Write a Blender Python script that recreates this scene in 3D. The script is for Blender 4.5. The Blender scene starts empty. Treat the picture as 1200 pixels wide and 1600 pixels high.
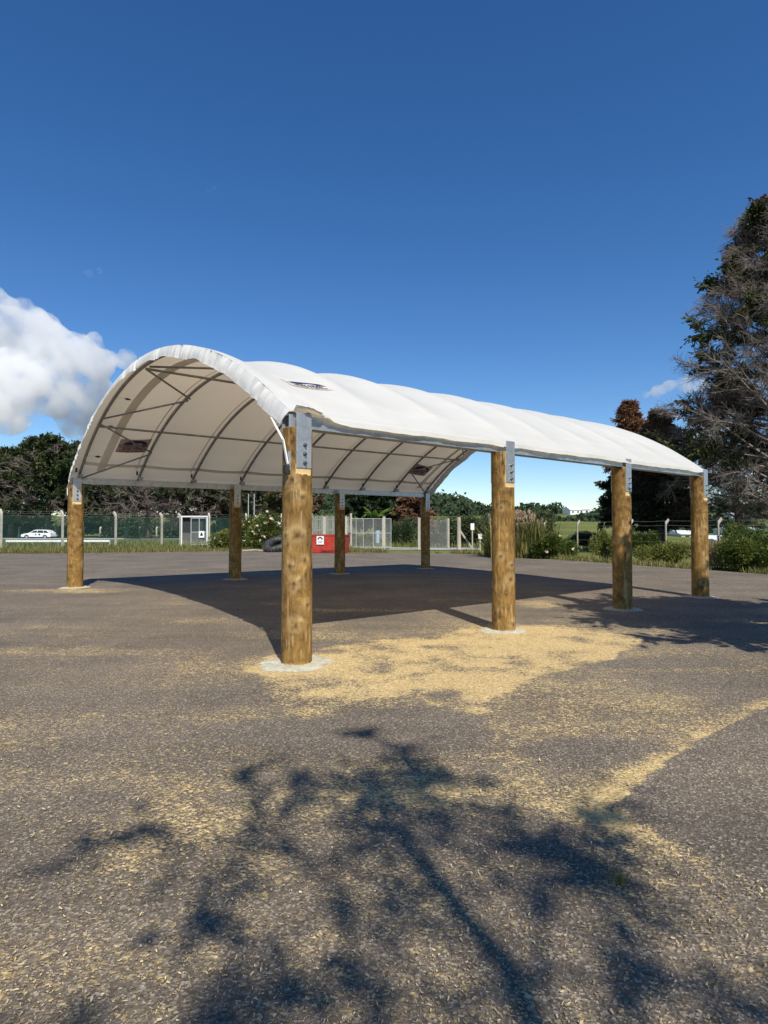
import bpy, math
import numpy as np
from mathutils import Vector, Matrix

S = bpy.context.scene
COL = S.collection
R = math.radians

# ---------------------------------------------------------------- camera, sky, sun, exposure
CAM_H, FPX, PITCH = 1.6, 907.0, 0.0265
cam = bpy.data.cameras.new('camera')
cam.lens = 36.0 * FPX / 1600.0
cam.sensor_width = 36.0
cam.sensor_fit = 'AUTO'
cam.clip_start, cam.clip_end = 0.05, 9000.0
cam_o = bpy.data.objects.new('camera', cam)
COL.objects.link(cam_o)
cam_o.location = (0, 0, CAM_H)
cam_o.rotation_euler = (math.pi / 2 + PITCH, 0, 0)
S.camera = cam_o

SUN_EL, SUN_ROT = R(47.5), R(163.5)          # rotation measured from +Y towards +X
W = bpy.data.worlds.new('World'); S.world = W; W.use_nodes = True
wn, wl = W.node_tree.nodes, W.node_tree.links
bg = wn['Background']
sky = wn.new('ShaderNodeTexSky')
sky.sky_type = 'NISHITA'; sky.sun_disc = False
sky.sun_elevation = SUN_EL; sky.sun_rotation = SUN_ROT
sky.altitude = 0; sky.air_density = 1.0; sky.dust_density = 0.0; sky.ozone_density = 4.0
hs = wn.new('ShaderNodeHueSaturation')
hs.inputs['Saturation'].default_value = 1.25
hs.inputs['Hue'].default_value = 0.506
wl.new(sky.outputs[0], hs.inputs['Color']); wl.new(hs.outputs[0], bg.inputs['Color'])
bg.inputs['Strength'].default_value = 0.09

sun = bpy.data.lights.new('sun', 'SUN')
sun.energy = 3.9; sun.angle = R(0.53); sun.color = (1.0, 0.945, 0.84)
sun_o = bpy.data.objects.new('sun', sun); COL.objects.link(sun_o)
ldir = Vector((-math.sin(SUN_ROT) * math.cos(SUN_EL), -math.cos(SUN_ROT) * math.cos(SUN_EL), -math.sin(SUN_EL)))
sun_o.rotation_euler = ldir.to_track_quat('-Z', 'Y').to_euler()
sun_o.location = (20, -60, 70)

S.view_settings.view_transform = 'Standard'
S.view_settings.look = 'None'
S.view_settings.exposure = 0.5
S.view_settings.gamma = 1.0
S.view_settings.use_curve_mapping = False
S.render.engine = 'CYCLES'
S.cycles.use_denoising = True
S.cycles.max_bounces = 12
S.cycles.transparent_max_bounces = 24
S.cycles.volume_bounces = 10

# ---------------------------------------------------------------- helpers
rng = np.random.default_rng(7)


def px(u, Y):                      # plan x of something seen in column u of the photo at distance Y
    return (u - 600.0) / FPX * Y


def zz(v, Y):                      # height of something seen in row v at distance Y
    return CAM_H + Y * (math.tan(PITCH) + (800.0 - v) / FPX) / (1 - (800.0 - v) / FPX * math.tan(PITCH))


def tag(o, label=None, cat=None, group=None, kind=None):
    if label: o['label'] = label
    if cat: o['category'] = cat
    if group: o['group'] = group
    if kind: o['kind'] = kind
    return o


def empty(name, loc=(0, 0, 0), rz=0.0):
    o = bpy.data.objects.new(name, None); COL.objects.link(o)
    o.location = loc; o.rotation_euler = (0, 0, rz); o.empty_display_size = 0.2
    return o


def link(name, me, parent=None):
    o = bpy.data.objects.new(name, me); COL.objects.link(o)
    if parent is not None: o.parent = parent
    return o


def np_mesh(name, V, Fc, mat=None, smooth=False, attrs=None):
    """V (n,3), Fc (m,k) all faces with k corners"""
    V = np.ascontiguousarray(V, dtype=np.float32); Fc = np.ascontiguousarray(Fc, dtype=np.int32)
    me = bpy.data.meshes.new(name)
    m, k = Fc.shape
    me.vertices.add(len(V)); me.vertices.foreach_set('co', V.ravel())
    me.loops.add(m * k); me.loops.foreach_set('vertex_index', Fc.ravel())
    me.polygons.add(m)
    me.polygons.foreach_set('loop_start', np.arange(0, m * k, k, dtype=np.int32))
    me.polygons.foreach_set('loop_total', np.full(m, k, dtype=np.int32))
    if smooth: me.polygons.foreach_set('use_smooth', np.ones(m, dtype=bool))
    if attrs:
        for an, (dom, arr) in attrs.items():
            a = me.attributes.new(an, 'FLOAT', dom)
            a.data.foreach_set('value', np.ascontiguousarray(arr, dtype=np.float32))
    me.update(calc_edges=True); me.validate()
    if mat: me.materials.append(mat)
    return me


class MB:
    """collects boxes, tubes and prisms; build() makes one mesh object of them"""
    def __init__(s): s.v = []; s.f = []

    def raw(s, verts, faces):
        n = len(s.v); s.v += [tuple(map(float, p)) for p in verts]
        s.f += [tuple(i + n for i in f) for f in faces]; return s

    def box(s, c, d, rz=0.0, m=None):
        hx, hy, hz = d[0] / 2, d[1] / 2, d[2] / 2
        P = [(x, y, z) for x in (-hx, hx) for y in (-hy, hy) for z in (-hz, hz)]
        cs, sn = math.cos(rz), math.sin(rz)
        if m is not None: P = [tuple(m @ Vector(p)) for p in P]
        P = [(c[0] + cs * x - sn * y, c[1] + sn * x + cs * y, c[2] + z) for x, y, z in P]
        return s.raw(P, [(0, 1, 3, 2), (4, 6, 7, 5), (0, 4, 5, 1), (2, 3, 7, 6), (0, 2, 6, 4), (1, 5, 7, 3)])

    def bar(s, a, b, w, h, up=(0, 0, 1)):
        a, b = Vector(a), Vector(b); d = (b - a).normalized(); u = Vector(up)
        x = d.cross(u).normalized(); u = x.cross(d).normalized()
        P = [p + x * sx * w / 2 + u * sz * h / 2 for p in (a, b) for sx in (-1, 1) for sz in (-1, 1)]
        return s.raw(P, [(0, 1, 3, 2), (4, 6, 7, 5), (0, 4, 5, 1), (2, 3, 7, 6), (0, 2, 6, 4), (1, 5, 7, 3)])

    def tube(s, pts, rad, n=8, cap=True):
        pts = [Vector(p) for p in pts]; k = len(pts)
        rad = [rad] * k if not hasattr(rad, '__len__') else rad
        rings = []; ref = None
        for i, p in enumerate(pts):
            d = (pts[min(i + 1, k - 1)] - pts[max(i - 1, 0)]).normalized()
            if ref is None: ref = Vector((0, 0, 1)) if abs(d.z) < .9 else Vector((1, 0, 0))
            x = d.cross(ref).normalized(); y = x.cross(d).normalized(); ref = y
            rings.append([p + (x * math.cos(2 * math.pi * j / n) + y * math.sin(2 * math.pi * j / n)) * rad[i] for j in range(n)])
        V = [q for r_ in rings for q in r_]
        Fc = [(i * n + j, i * n + (j + 1) % n, (i + 1) * n + (j + 1) % n, (i + 1) * n + j) for i in range(k - 1) for j in range(n)]
        if cap: Fc += [tuple(range(n - 1, -1, -1)), tuple((k - 1) * n + j for j in range(n))]
        return s.raw(V, Fc)

    def prism(s, prof, a, b):
        """closed polygon prof of 2-D points swept from frame a to frame b; a, b map (x, y) to a point"""
        n = len(prof); V = [a(*p) for p in prof] + [b(*p) for p in prof]
        Fc = [(i, (i + 1) % n, n + (i + 1) % n, n + i) for i in range(n)] + [tuple(range(n - 1, -1, -1)), tuple(range(n, 2 * n))]
        return s.raw(V, Fc)

    def build(s, name, mat, parent=None, smooth=False, loc=None, bevel=0.0):
        me = bpy.data.meshes.new(name); me.from_pydata(s.v, [], s.f); me.update()
        if smooth: me.polygons.foreach_set('use_smooth', [True] * len(me.polygons))
        me.materials.append(mat)
        o = link(name, me, parent)
        if loc is not None: o.location = loc
        if bevel:
            b = o.modifiers.new('bevel', 'BEVEL'); b.width = bevel; b.segments = 2; b.limit_method = 'ANGLE'
        return o


def local(o, world_pt):
    return tuple(Vector(world_pt) - Vector(o.location))


def vnoise(P, seed=0):
    """smooth value noise, P (n,3) -> [-1,1]"""
    P = np.asarray(P, dtype=np.float64); i = np.floor(P).astype(np.int64); f = P - i; f = f * f * (3 - 2 * f)

    def h(a, b, c):
        x = (a * 374761393 + b * 668265263 + c * 2147483647 + seed * 974711) & 0xffffffff
        x = ((x ^ (x >> 13)) * 1274126177) & 0xffffffff
        return ((x ^ (x >> 16)) & 0xffff) / 32767.5 - 1
    r = 0
    for dx in (0, 1):
        for dy in (0, 1):
            for dz in (0, 1):
                w = (f[:, 0] if dx else 1 - f[:, 0]) * (f[:, 1] if dy else 1 - f[:, 1]) * (f[:, 2] if dz else 1 - f[:, 2])
                r = r + w * h(i[:, 0] + dx, i[:, 1] + dy, i[:, 2] + dz)
    return r


def fbm(P, seed=0, octs=4):
    P = np.asarray(P, dtype=np.float64); r = 0; a = .5
    for k in range(octs): r = r + a * vnoise(P * 2 ** k, seed + k * 17); a *= .5
    return r


# ---------------------------------------------------------------- materials
def new_mat(name):
    m = bpy.data.materials.new(name); m.use_nodes = True
    nt = m.node_tree; return m, nt.nodes, nt.links, nt.nodes['Principled BSDF']


def N(nodes, typ, **kw):
    n = nodes.new(typ)
    for k, v in kw.items():
        if k in n.inputs: n.inputs[k].default_value = v
        else: setattr(n, k, v)
    return n


def ramp(nodes, stops):
    r = nodes.new('ShaderNodeValToRGB'); e = r.color_ramp.elements
    while len(e) > 1: e.remove(e[-1])
    e[0].position, e[0].color = stops[0][0], (*stops[0][1], 1)
    for p, c in stops[1:]:
        q = e.new(p); q.color = (*c, 1)
    return r


def mat_simple(name, col, rough=.7, metal=0.0, var=.25, scale=6.0, bump=.15, bscale=60.0, spec=.4, stretch=(1, 1, 1), dirt=None):
    m, n, l, b = new_mat(name)
    tc = N(n, 'ShaderNodeTexCoord'); mp = N(n, 'ShaderNodeMapping'); mp.inputs['Scale'].default_value = stretch
    l.new(tc.outputs['Object'], mp.inputs[0])
    t = N(n, 'ShaderNodeTexNoise', Scale=scale, Detail=6.0, Roughness=.65); l.new(mp.outputs[0], t.inputs['Vector'])
    lo = tuple(c * (1 - var) for c in col); hi = tuple(min(1, c * (1 + var)) for c in col)
    r = ramp(n, [(.3, lo), (.7, hi)]); l.new(t.outputs['Fac'], r.inputs[0])
    out = r.outputs[0]
    if dirt:
        t2 = N(n, 'ShaderNodeTexNoise', Scale=scale * .45, Detail=8.0, Roughness=.7); l.new(mp.outputs[0], t2.inputs['Vector'])
        r2 = ramp(n, [(.52, (0, 0, 0)), (.68, (1, 1, 1))]); l.new(t2.outputs['Fac'], r2.inputs[0])
        mx = N(n, 'ShaderNodeMix', data_type='RGBA'); l.new(r2.outputs[0], mx.inputs[0]); l.new(out, mx.inputs[6])
        mx.inputs[7].default_value = (*dirt, 1); out = mx.outputs[2]
    l.new(out, b.inputs['Base Color'])
    b.inputs['Roughness'].default_value = rough; b.inputs['Metallic'].default_value = metal
    b.inputs['Specular IOR Level'].default_value = spec
    if bump:
        t3 = N(n, 'ShaderNodeTexNoise', Scale=bscale, Detail=4.0); l.new(mp.outputs[0], t3.inputs['Vector'])
        bp = N(n, 'ShaderNodeBump', Strength=bump, Distance=.01); l.new(t3.outputs['Fac'], bp.inputs['Height'])
        l.new(bp.outputs[0], b.inputs['Normal'])
    return m


def mat_leaf(name, stops, trans=.3, rough=.6, nscale=.6):
    """leaf colour from the face attribute 'tint' (kind of leaf) plus a slow drift"""
    m, n, l, b = new_mat(name)
    a = N(n, 'ShaderNodeAttribute', attribute_name='tint')
    tc = N(n, 'ShaderNodeTexCoord'); t = N(n, 'ShaderNodeTexNoise', Scale=nscale, Detail=2.0)
    l.new(tc.outputs['Object'], t.inputs['Vector'])
    ad = N(n, 'ShaderNodeMath', operation='MULTIPLY_ADD'); l.new(t.outputs['Fac'], ad.inputs[0]); ad.inputs[1].default_value = .3
    l.new(a.outputs['Fac'], ad.inputs[2])
    sb = N(n, 'ShaderNodeMath', operation='SUBTRACT'); l.new(ad.outputs[0], sb.inputs[0]); sb.inputs[1].default_value = .15
    r = ramp(n, stops); l.new(sb.outputs[0], r.inputs[0])
    l.new(r.outputs[0], b.inputs['Base Color']); b.inputs['Roughness'].default_value = rough
    b.inputs['Specular IOR Level'].default_value = .25
    tr = N(n, 'ShaderNodeBsdfTranslucent'); l.new(r.outputs[0], tr.inputs['Color'])
    mx = N(n, 'ShaderNodeMixShader'); mx.inputs[0].default_value = trans
    l.new(b.outputs[0], mx.inputs[1]); l.new(tr.outputs[0], mx.inputs[2])
    l.new(mx.outputs[0], n['Material Output'].inputs['Surface'])
    return m


M = {}
M['steel'] = mat_simple('galvanised_steel', (.50, .52, .54), rough=.42, metal=.75, var=.22, scale=9, bump=.08, bscale=40)
M['tube'] = mat_simple('shaded_galvanised_tube', (.30, .30, .30), rough=.5, metal=.55, var=.3, scale=7, bump=.05)  # galvanised steel under the canopy; its shade is put into this darker grey
M['bolt'] = mat_simple('bolt_steel', (.22, .22, .22), rough=.4, metal=.9, var=.2, bump=0)
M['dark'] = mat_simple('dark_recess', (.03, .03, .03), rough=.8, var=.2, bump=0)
M['freshcut'] = mat_simple('fresh_cut_wood', (.82, .74, .58), rough=.85, var=.12, scale=14, bump=.2)
M['concrete'] = mat_simple('concrete', (.46, .42, .34), rough=.92, var=.22, scale=5, bump=.5, bscale=35, dirt=(.36, .33, .28))
M['padwhite'] = mat_simple('crumbled_cement', (.50, .47, .36), rough=.95, var=.3, scale=9, bump=.9, bscale=45, dirt=(.42, .31, .15))
M['webbing'] = mat_simple('white_webbing', (.80, .79, .75), rough=.8, var=.08, scale=30, bump=.2)
M['white'] = mat_simple('white_paint', (.80, .80, .78), rough=.5, var=.06, scale=4, bump=.05)
M['greypaint'] = mat_simple('grey_paint', (.42, .43, .43), rough=.6, var=.2, scale=5)
M['rubber'] = mat_simple('tyre_rubber', (.035, .035, .038), rough=.8, var=.35, scale=5, bump=.3, dirt=(.13, .12, .10))
M['glass'] = mat_simple('dark_glass', (.02, .025, .03), rough=.08, var=.2, bump=0, spec=.8)
M['red'] = mat_simple('red_paint', (.42, .035, .02), rough=.5, var=.2, scale=4, dirt=(.33, .07, .04))
M['black'] = mat_simple('black_print', (.02, .02, .02), rough=.7, var=.1, bump=0)
M['bark'] = mat_simple('bark', (.10, .075, .055), rough=.95, var=.4, scale=8, bump=.8, bscale=20, stretch=(1, 1, .3))
M['deadwood'] = mat_simple('dead_grey_twigs', (.20, .165, .14), rough=.95, var=.4, scale=1.2, bump=.3)
M['darktwig'] = mat_simple('dark_twigs', (.055, .042, .036), rough=.95, var=.4, scale=1.2, bump=.3)
M['picket'] = mat_simple('silvered_timber', (.26, .27, .235), rough=.9, var=.3, scale=4, bump=.4, stretch=(1, 1, .15))
M['timber'] = mat_simple('weathered_timber', (.42, .37, .30), rough=.9, var=.25, scale=5, bump=.4, stretch=(1, 1, .15))


def wood_mat():
    m, n, l, b = new_mat('treated_pine')
    tc = N(n, 'ShaderNodeTexCoord'); mp = N(n, 'ShaderNodeMapping'); mp.inputs['Scale'].default_value = (1, 1, .22)
    l.new(tc.outputs['Object'], mp.inputs[0])
    oi = N(n, 'ShaderNodeObjectInfo'); sh = N(n, 'ShaderNodeVectorMath', operation='ADD'); l.new(mp.outputs[0], sh.inputs[0])
    ml = N(n, 'ShaderNodeMath', operation='MULTIPLY'); l.new(oi.outputs['Random'], ml.inputs[0]); ml.inputs[1].default_value = 37.0
    cb = N(n, 'ShaderNodeCombineXYZ'); l.new(ml.outputs[0], cb.inputs[0]); l.new(cb.outputs[0], sh.inputs[1])
    g = N(n, 'ShaderNodeTexNoise', Scale=20.0, Detail=8.0, Roughness=.66, Distortion=1.6); l.new(sh.outputs[0], g.inputs['Vector'])
    r1 = ramp(n, [(.20, (.10, .056, .018)), (.42, (.215, .12, .034)), (.60, (.31, .182, .05)), (.82, (.47, .30, .105))]); l.new(g.outputs['Fac'], r1.inputs[0])
    bl = N(n, 'ShaderNodeTexNoise', Scale=4.5, Detail=5.0, Roughness=.62, Distortion=.8); l.new(tc.outputs['Object'], bl.inputs['Vector'])
    r2 = ramp(n, [(.32, (.30, .27, .22)), (.43, (.70, .68, .64)), (.55, (1.0, 1.0, .97)), (.70, (1.35, 1.35, 1.25))]); l.new(bl.outputs['Fac'], r2.inputs[0])
    mu = N(n, 'ShaderNodeMix', data_type='RGBA', blend_type='MULTIPLY'); mu.inputs[0].default_value = 1.0
    l.new(r1.outputs[0], mu.inputs[6]); l.new(r2.outputs[0], mu.inputs[7])
    k = N(n, 'ShaderNodeAttribute', attribute_name='knot')
    kd = N(n, 'ShaderNodeMix', data_type='RGBA'); l.new(k.outputs['Fac'], kd.inputs[0]); l.new(mu.outputs[2], kd.inputs[6]); kd.inputs[7].default_value = (.045, .02, .008, 1)
    k2 = N(n, 'ShaderNodeAttribute', attribute_name='pale')
    kp = N(n, 'ShaderNodeMix', data_type='RGBA'); l.new(k2.outputs['Fac'], kp.inputs[0]); l.new(kd.outputs[2], kp.inputs[6]); kp.inputs[7].default_value = (.66, .48, .24, 1)
    l.new(kp.outputs[2], b.inputs['Base Color'])
    b.inputs['Roughness'].default_value = .72; b.inputs['Specular IOR Level'].default_value = .3
    bp = N(n, 'ShaderNodeBump', Strength=.45, Distance=.012); l.new(g.outputs['Fac'], bp.inputs['Height'])
    bp2 = N(n, 'ShaderNodeBump', Strength=.35, Distance=.02); l.new(bl.outputs['Fac'], bp2.inputs['Height']); l.new(bp.outputs[0], bp2.inputs['Normal'])
    l.new(bp2.outputs[0], b.inputs['Normal'])
    return m


M['wood'] = wood_mat()


def fabric_mat(name, col, tcol, fac):
    m, n, l, b = new_mat(name)
    tc = N(n, 'ShaderNodeTexCoord')
    t = N(n, 'ShaderNodeTexNoise', Scale=1.3, Detail=6.0, Roughness=.6); l.new(tc.outputs['Object'], t.inputs['Vector'])
    r = ramp(n, [(.3, tuple(c * .93 for c in col)), (.65, col)]); l.new(t.outputs['Fac'], r.inputs[0])
    l.new(r.outputs[0], b.inputs['Base Color']); b.inputs['Roughness'].default_value = .55; b.inputs['Specular IOR Level'].default_value = .3
    w = N(n, 'ShaderNodeTexNoise', Scale=5.0, Detail=5.0, Roughness=.55); l.new(tc.outputs['Object'], w.inputs['Vector'])
    bp = N(n, 'ShaderNodeBump', Strength=.25, Distance=.03); l.new(w.outputs['Fac'], bp.inputs['Height']); l.new(bp.outputs[0], b.inputs['Normal'])
    tr = N(n, 'ShaderNodeBsdfTranslucent'); tr.inputs['Color'].default_value = (*tcol, 1)
    mx = N(n, 'ShaderNodeMixShader'); mx.inputs[0].default_value = fac
    l.new(b.outputs[0], mx.inputs[1]); l.new(tr.outputs[0], mx.inputs[2]); l.new(mx.outputs[0], n['Material Output'].inputs['Surface'])
    return m


M['fabric'] = fabric_mat('white_pvc_fabric', (.755, .76, .725), (.85, .67, .45), .30)
M['hem'] = fabric_mat('white_hem_fabric', (.76, .76, .725), (.75, .6, .42), .16)
M['logo_ground'] = fabric_mat('logo_ground', (.42, .36, .35), (.45, .30, .26), .25)
M['logo_dark'] = fabric_mat('logo_dark_blue', (.035, .045, .10), (.03, .03, .05), .1)
M['logo_red'] = fabric_mat('logo_dark_red', (.22, .03, .03), (.1, .02, .02), .1)
M['logo_white'] = fabric_mat('logo_white', (.75, .75, .75), (.5, .45, .4), .2)

# ---------------------------------------------------------------- ground, car park
POST_R = [(-1.03, 6.88), (1.86, 9.07), (4.66, 11.38), (7.28, 13.40)]
POST_L = [(-8.22, 15.48), (-4.59, 17.93), (-1.53, 20.12), (1.61, 22.57)]

EDGE = np.array([(-90, 33), (-40, 35.5), (-25, 35), (-18, 36.5), (-13, 38), (-9, 39.5), (-5.5, 37.5), (-1, 37), (4, 36), (6.5, 33.5),
                 (9, 28.3), (11, 24), (13, 19.8), (15, 16.3), (18, 12), (24, 6), (40, -4), (60, -12)], float)


def yedge(x):
    return np.interp(x, EDGE[:, 0], EDGE[:, 1])


def terrain(x, y):
    """ground height outside the car park"""
    shp = np.broadcast(np.asarray(x), np.asarray(y)).shape
    x = np.atleast_1d(np.asarray(x, float)); y = np.atleast_1d(np.asarray(y, float)); x, y = np.broadcast_arrays(x, y)
    out = y - yedge(x)
    z = -.05 + .10 * np.clip(out / 2.5, 0, 1) * (.6 + .4 * vnoise(np.stack([x * .5, y * .5, x * 0], -1), 3))
    th = x / np.maximum(y, 1)
    field = np.clip((th - .04) / .1, 0, 1)
    dip = -1.2 * np.clip((y - 45) / 40, 0, 1) * np.clip((230 - y) / 120, 0, 1)
    rise = 10.5 * np.clip((y - 110) / 240, 0, 1) ** 1.1
    z = z + field * (dip + rise)
    z = z + (1 - field) * 9.0 * np.clip((y - 130) / 250, 0, 1)
    z = z + .8 * np.clip((y - 90) / 200, 0, 1) * vnoise(np.stack([x * .02, y * .02, x * 0], -1), 9)
    return z.reshape(shp)


def grid_mesh(xs, ys, zf, name, mat, attr=None):
    X, Y = np.meshgrid(xs, ys, indexing='ij'); Z = zf(X.ravel(), Y.ravel())
    V = np.stack([X.ravel(), Y.ravel(), Z], -1)
    nx, ny = len(xs), len(ys); i = np.arange(nx - 1)[:, None] * ny + np.arange(ny - 1)[None]
    Fc = np.stack([i, i + ny, i + ny + 1, i + 1], -1).reshape(-1, 4)
    return np_mesh(name, V, Fc, mat, smooth=True)


def ground_mat():
    m, n, l, b = new_mat('grassland')
    tc = N(n, 'ShaderNodeTexCoord')
    t = N(n, 'ShaderNodeTexNoise', Scale=.035, Detail=5.0, Roughness=.6); l.new(tc.outputs['Object'], t.inputs['Vector'])
    r = ramp(n, [(.32, (.11, .12, .04)), (.45, (.13, .155, .045)), (.56, (.17, .19, .06)), (.7, (.22, .19, .095))]); l.new(t.outputs['Fac'], r.inputs[0])
    t2 = N(n, 'ShaderNodeTexNoise', Scale=3.5, Detail=7.0, Roughness=.75); l.new(tc.outputs['Object'], t2.inputs['Vector'])
    r2 = ramp(n, [(.3, (.55, .55, .5)), (.7, (1.3, 1.25, 1.1))]); l.new(t2.outputs['Fac'], r2.inputs[0])
    mu = N(n, 'ShaderNodeMix', data_type='RGBA', blend_type='MULTIPLY'); mu.inputs[0].default_value = 1
    l.new(r.outputs[0], mu.inputs[6]); l.new(r2.outputs[0], mu.inputs[7]); l.new(mu.outputs[2], b.inputs['Base Color'])
    b.inputs['Roughness'].default_value = .95; b.inputs['Specular IOR Level'].default_value = .1
    bp = N(n, 'ShaderNodeBump', Strength=.6, Distance=.1); l.new(t2.outputs['Fac'], bp.inputs['Height']); l.new(bp.outputs[0], b.inputs['Normal'])
    return m


M['ground'] = ground_mat()
gx = np.concatenate([np.linspace(-900, -130, 40), np.linspace(-120, 120, 121), np.linspace(130, 900, 40)])
gy = np.concatenate([np.linspace(-120, 0, 13), np.linspace(5, 80, 76), np.linspace(86, 500, 60), np.linspace(560, 1500, 14)])
o = link('ground', grid_mesh(gx, gy, lambda x, y: terrain(x, y) - .03, 'ground', M['ground'])); tag(o, kind='structure')


def inpoly(x, y, poly):
    r = np.zeros(x.shape, bool); p = np.asarray(poly); j = len(p) - 1
    for i in range(len(p)):
        c = ((p[i, 1] > y) != (p[j, 1] > y)) & (x < (p[j, 0] - p[i, 0]) * (y - p[i, 1]) / (p[j, 1] - p[i, 1] + 1e-12) + p[i, 0])
        r ^= c; j = i
    return r


def segdist(x, y, pts):
    d = np.full(x.shape, 1e9)
    for (ax, ay), (bx, by) in zip(pts[:-1], pts[1:]):
        t = np.clip(((x - ax) * (bx - ax) + (y - ay) * (by - ay)) / ((bx - ax) ** 2 + (by - ay) ** 2), 0, 1)
        d = np.minimum(d, np.hypot(x - ax - t * (bx - ax), y - ay - t * (by - ay)))
    return d


def gp(u, v):                       # car park point seen at (u, v)
    Yc = (800.0 - v) / FPX; dz = math.sin(PITCH) + Yc * math.cos(PITCH); t = -CAM_H / dz
    return ((u - 600.0) / FPX * t, (math.cos(PITCH) - Yc * math.sin(PITCH)) * t)


CLEAN = [gp(*p) for p in [(1215, 1098), (1110, 1148), (1030, 1198), (962, 1256), (1020, 1295), (1095, 1338), (1230, 1400), (1500, 1420), (1500, 1040)]]
DENSE = [gp(*p) for p in [(395, 1045), (440, 1022), (520, 1012), (600, 1000), (690, 990), (760, 978), (860, 975), (940, 985), (1010, 1000), (960, 1030),
                          (870, 1050), (790, 1080), (725, 1112), (690, 1118), (650, 1090), (600, 1086), (552, 1104), (545, 1120), (495, 1132), (440, 1116), (405, 1080)]]
SEAM = [gp(*p) for p in [(1210, 1098), (1110, 1146), (1030, 1195), (960, 1250)]]
SEAM2 = [gp(*p) for p in [(900, 1270), (985, 1290), (1040, 1318), (1095, 1345)]]
BAND = [gp(*p) for p in [(250, 1300), (420, 1275), (600, 1245), (760, 1235), (900, 1265)]]


def dust(x, y):
    """how much sawdust lies where (0..1)"""
    P = np.stack([x, y, 0 * x], -1)
    n1 = fbm(P * .9, 5, 5); n2 = fbm(P * 3.2 * np.array([1, 1, 1]), 11, 4); n3 = fbm(P * np.array([.35, 1.6, 1]), 21, 4)
    r = np.hypot(x, y)
    d = .265 + .24 * n1 + .26 * n3 + .12 * n2
    d = d * np.clip((15.5 - y + 4.5 * n1 + 3 * n3) / 6, .10, 1) * np.clip((13 - np.abs(x)) / 4, .2, 1)
    xw = x + .25 * fbm(P * 1.6, 31, 4); yw = y + .25 * fbm(P * 1.6, 41, 4)
    inside = inpoly(xw, yw, DENSE)
    ring = segdist(xw, yw, DENSE + DENSE[:1])
    d = np.where(inside, np.maximum(d, .52 + .55 * n2 + .45 * n1 + .16 * np.clip(ring * 2, 0, 1)), d)
    for pa, w, a in ((SEAM, .14, .55), (SEAM2, .10, .45), (BAND, .42, .34)):
        d = d + a * np.exp(-(segdist(x + .07 * n2, y + .07 * n1, pa) / w) ** 2) * (.75 + .6 * n2)
    d = d + .20 * np.exp(-((x - 2.3) / 1.5) ** 2 - ((y - 5.9) / 1.1) ** 2) + .12 * np.exp(-((x - 1.2) / 1.0) ** 2 - ((y - 4.2) / .6) ** 2)
    c = inpoly(x + .03 * n2, y + .03 * n2, CLEAN)
    d = np.where(c, np.clip(.04 + .10 * n1, .0, .3), d)
    # strip along the left front post and out of frame
    d = d + .55 * np.exp(-((y - 15.0 + .1 * (x + 8)) / .8) ** 2) * np.clip((-x - 5) / 2, 0, 1) * (.6 + .8 * n1)
    # bare shapes left by swept patches
    for cx, cy, rx, ry in ((-.45, 4.55, 1.0, .38), (.25, 4.75, .55, .5), (3.3, 6.9, .9, .25), (1.6, 4.2, .6, .25), (2.6, 4.3, .5, .2)):
        q = ((x - cx) / rx) ** 2 + ((y - cy) / ry) ** 2 + 1.1 * n1
        d = d - .30 * np.clip(1.25 - q, 0, 1)
    for (cx, cy), rr in ((POST_R[0], .5), (POST_R[1], .5)):
        d = d + .5 * np.clip(1 - np.hypot(x - cx, y - cy) / (rr * 1.6), 0, 1)
    return np.clip(d, 0, 1)


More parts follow.
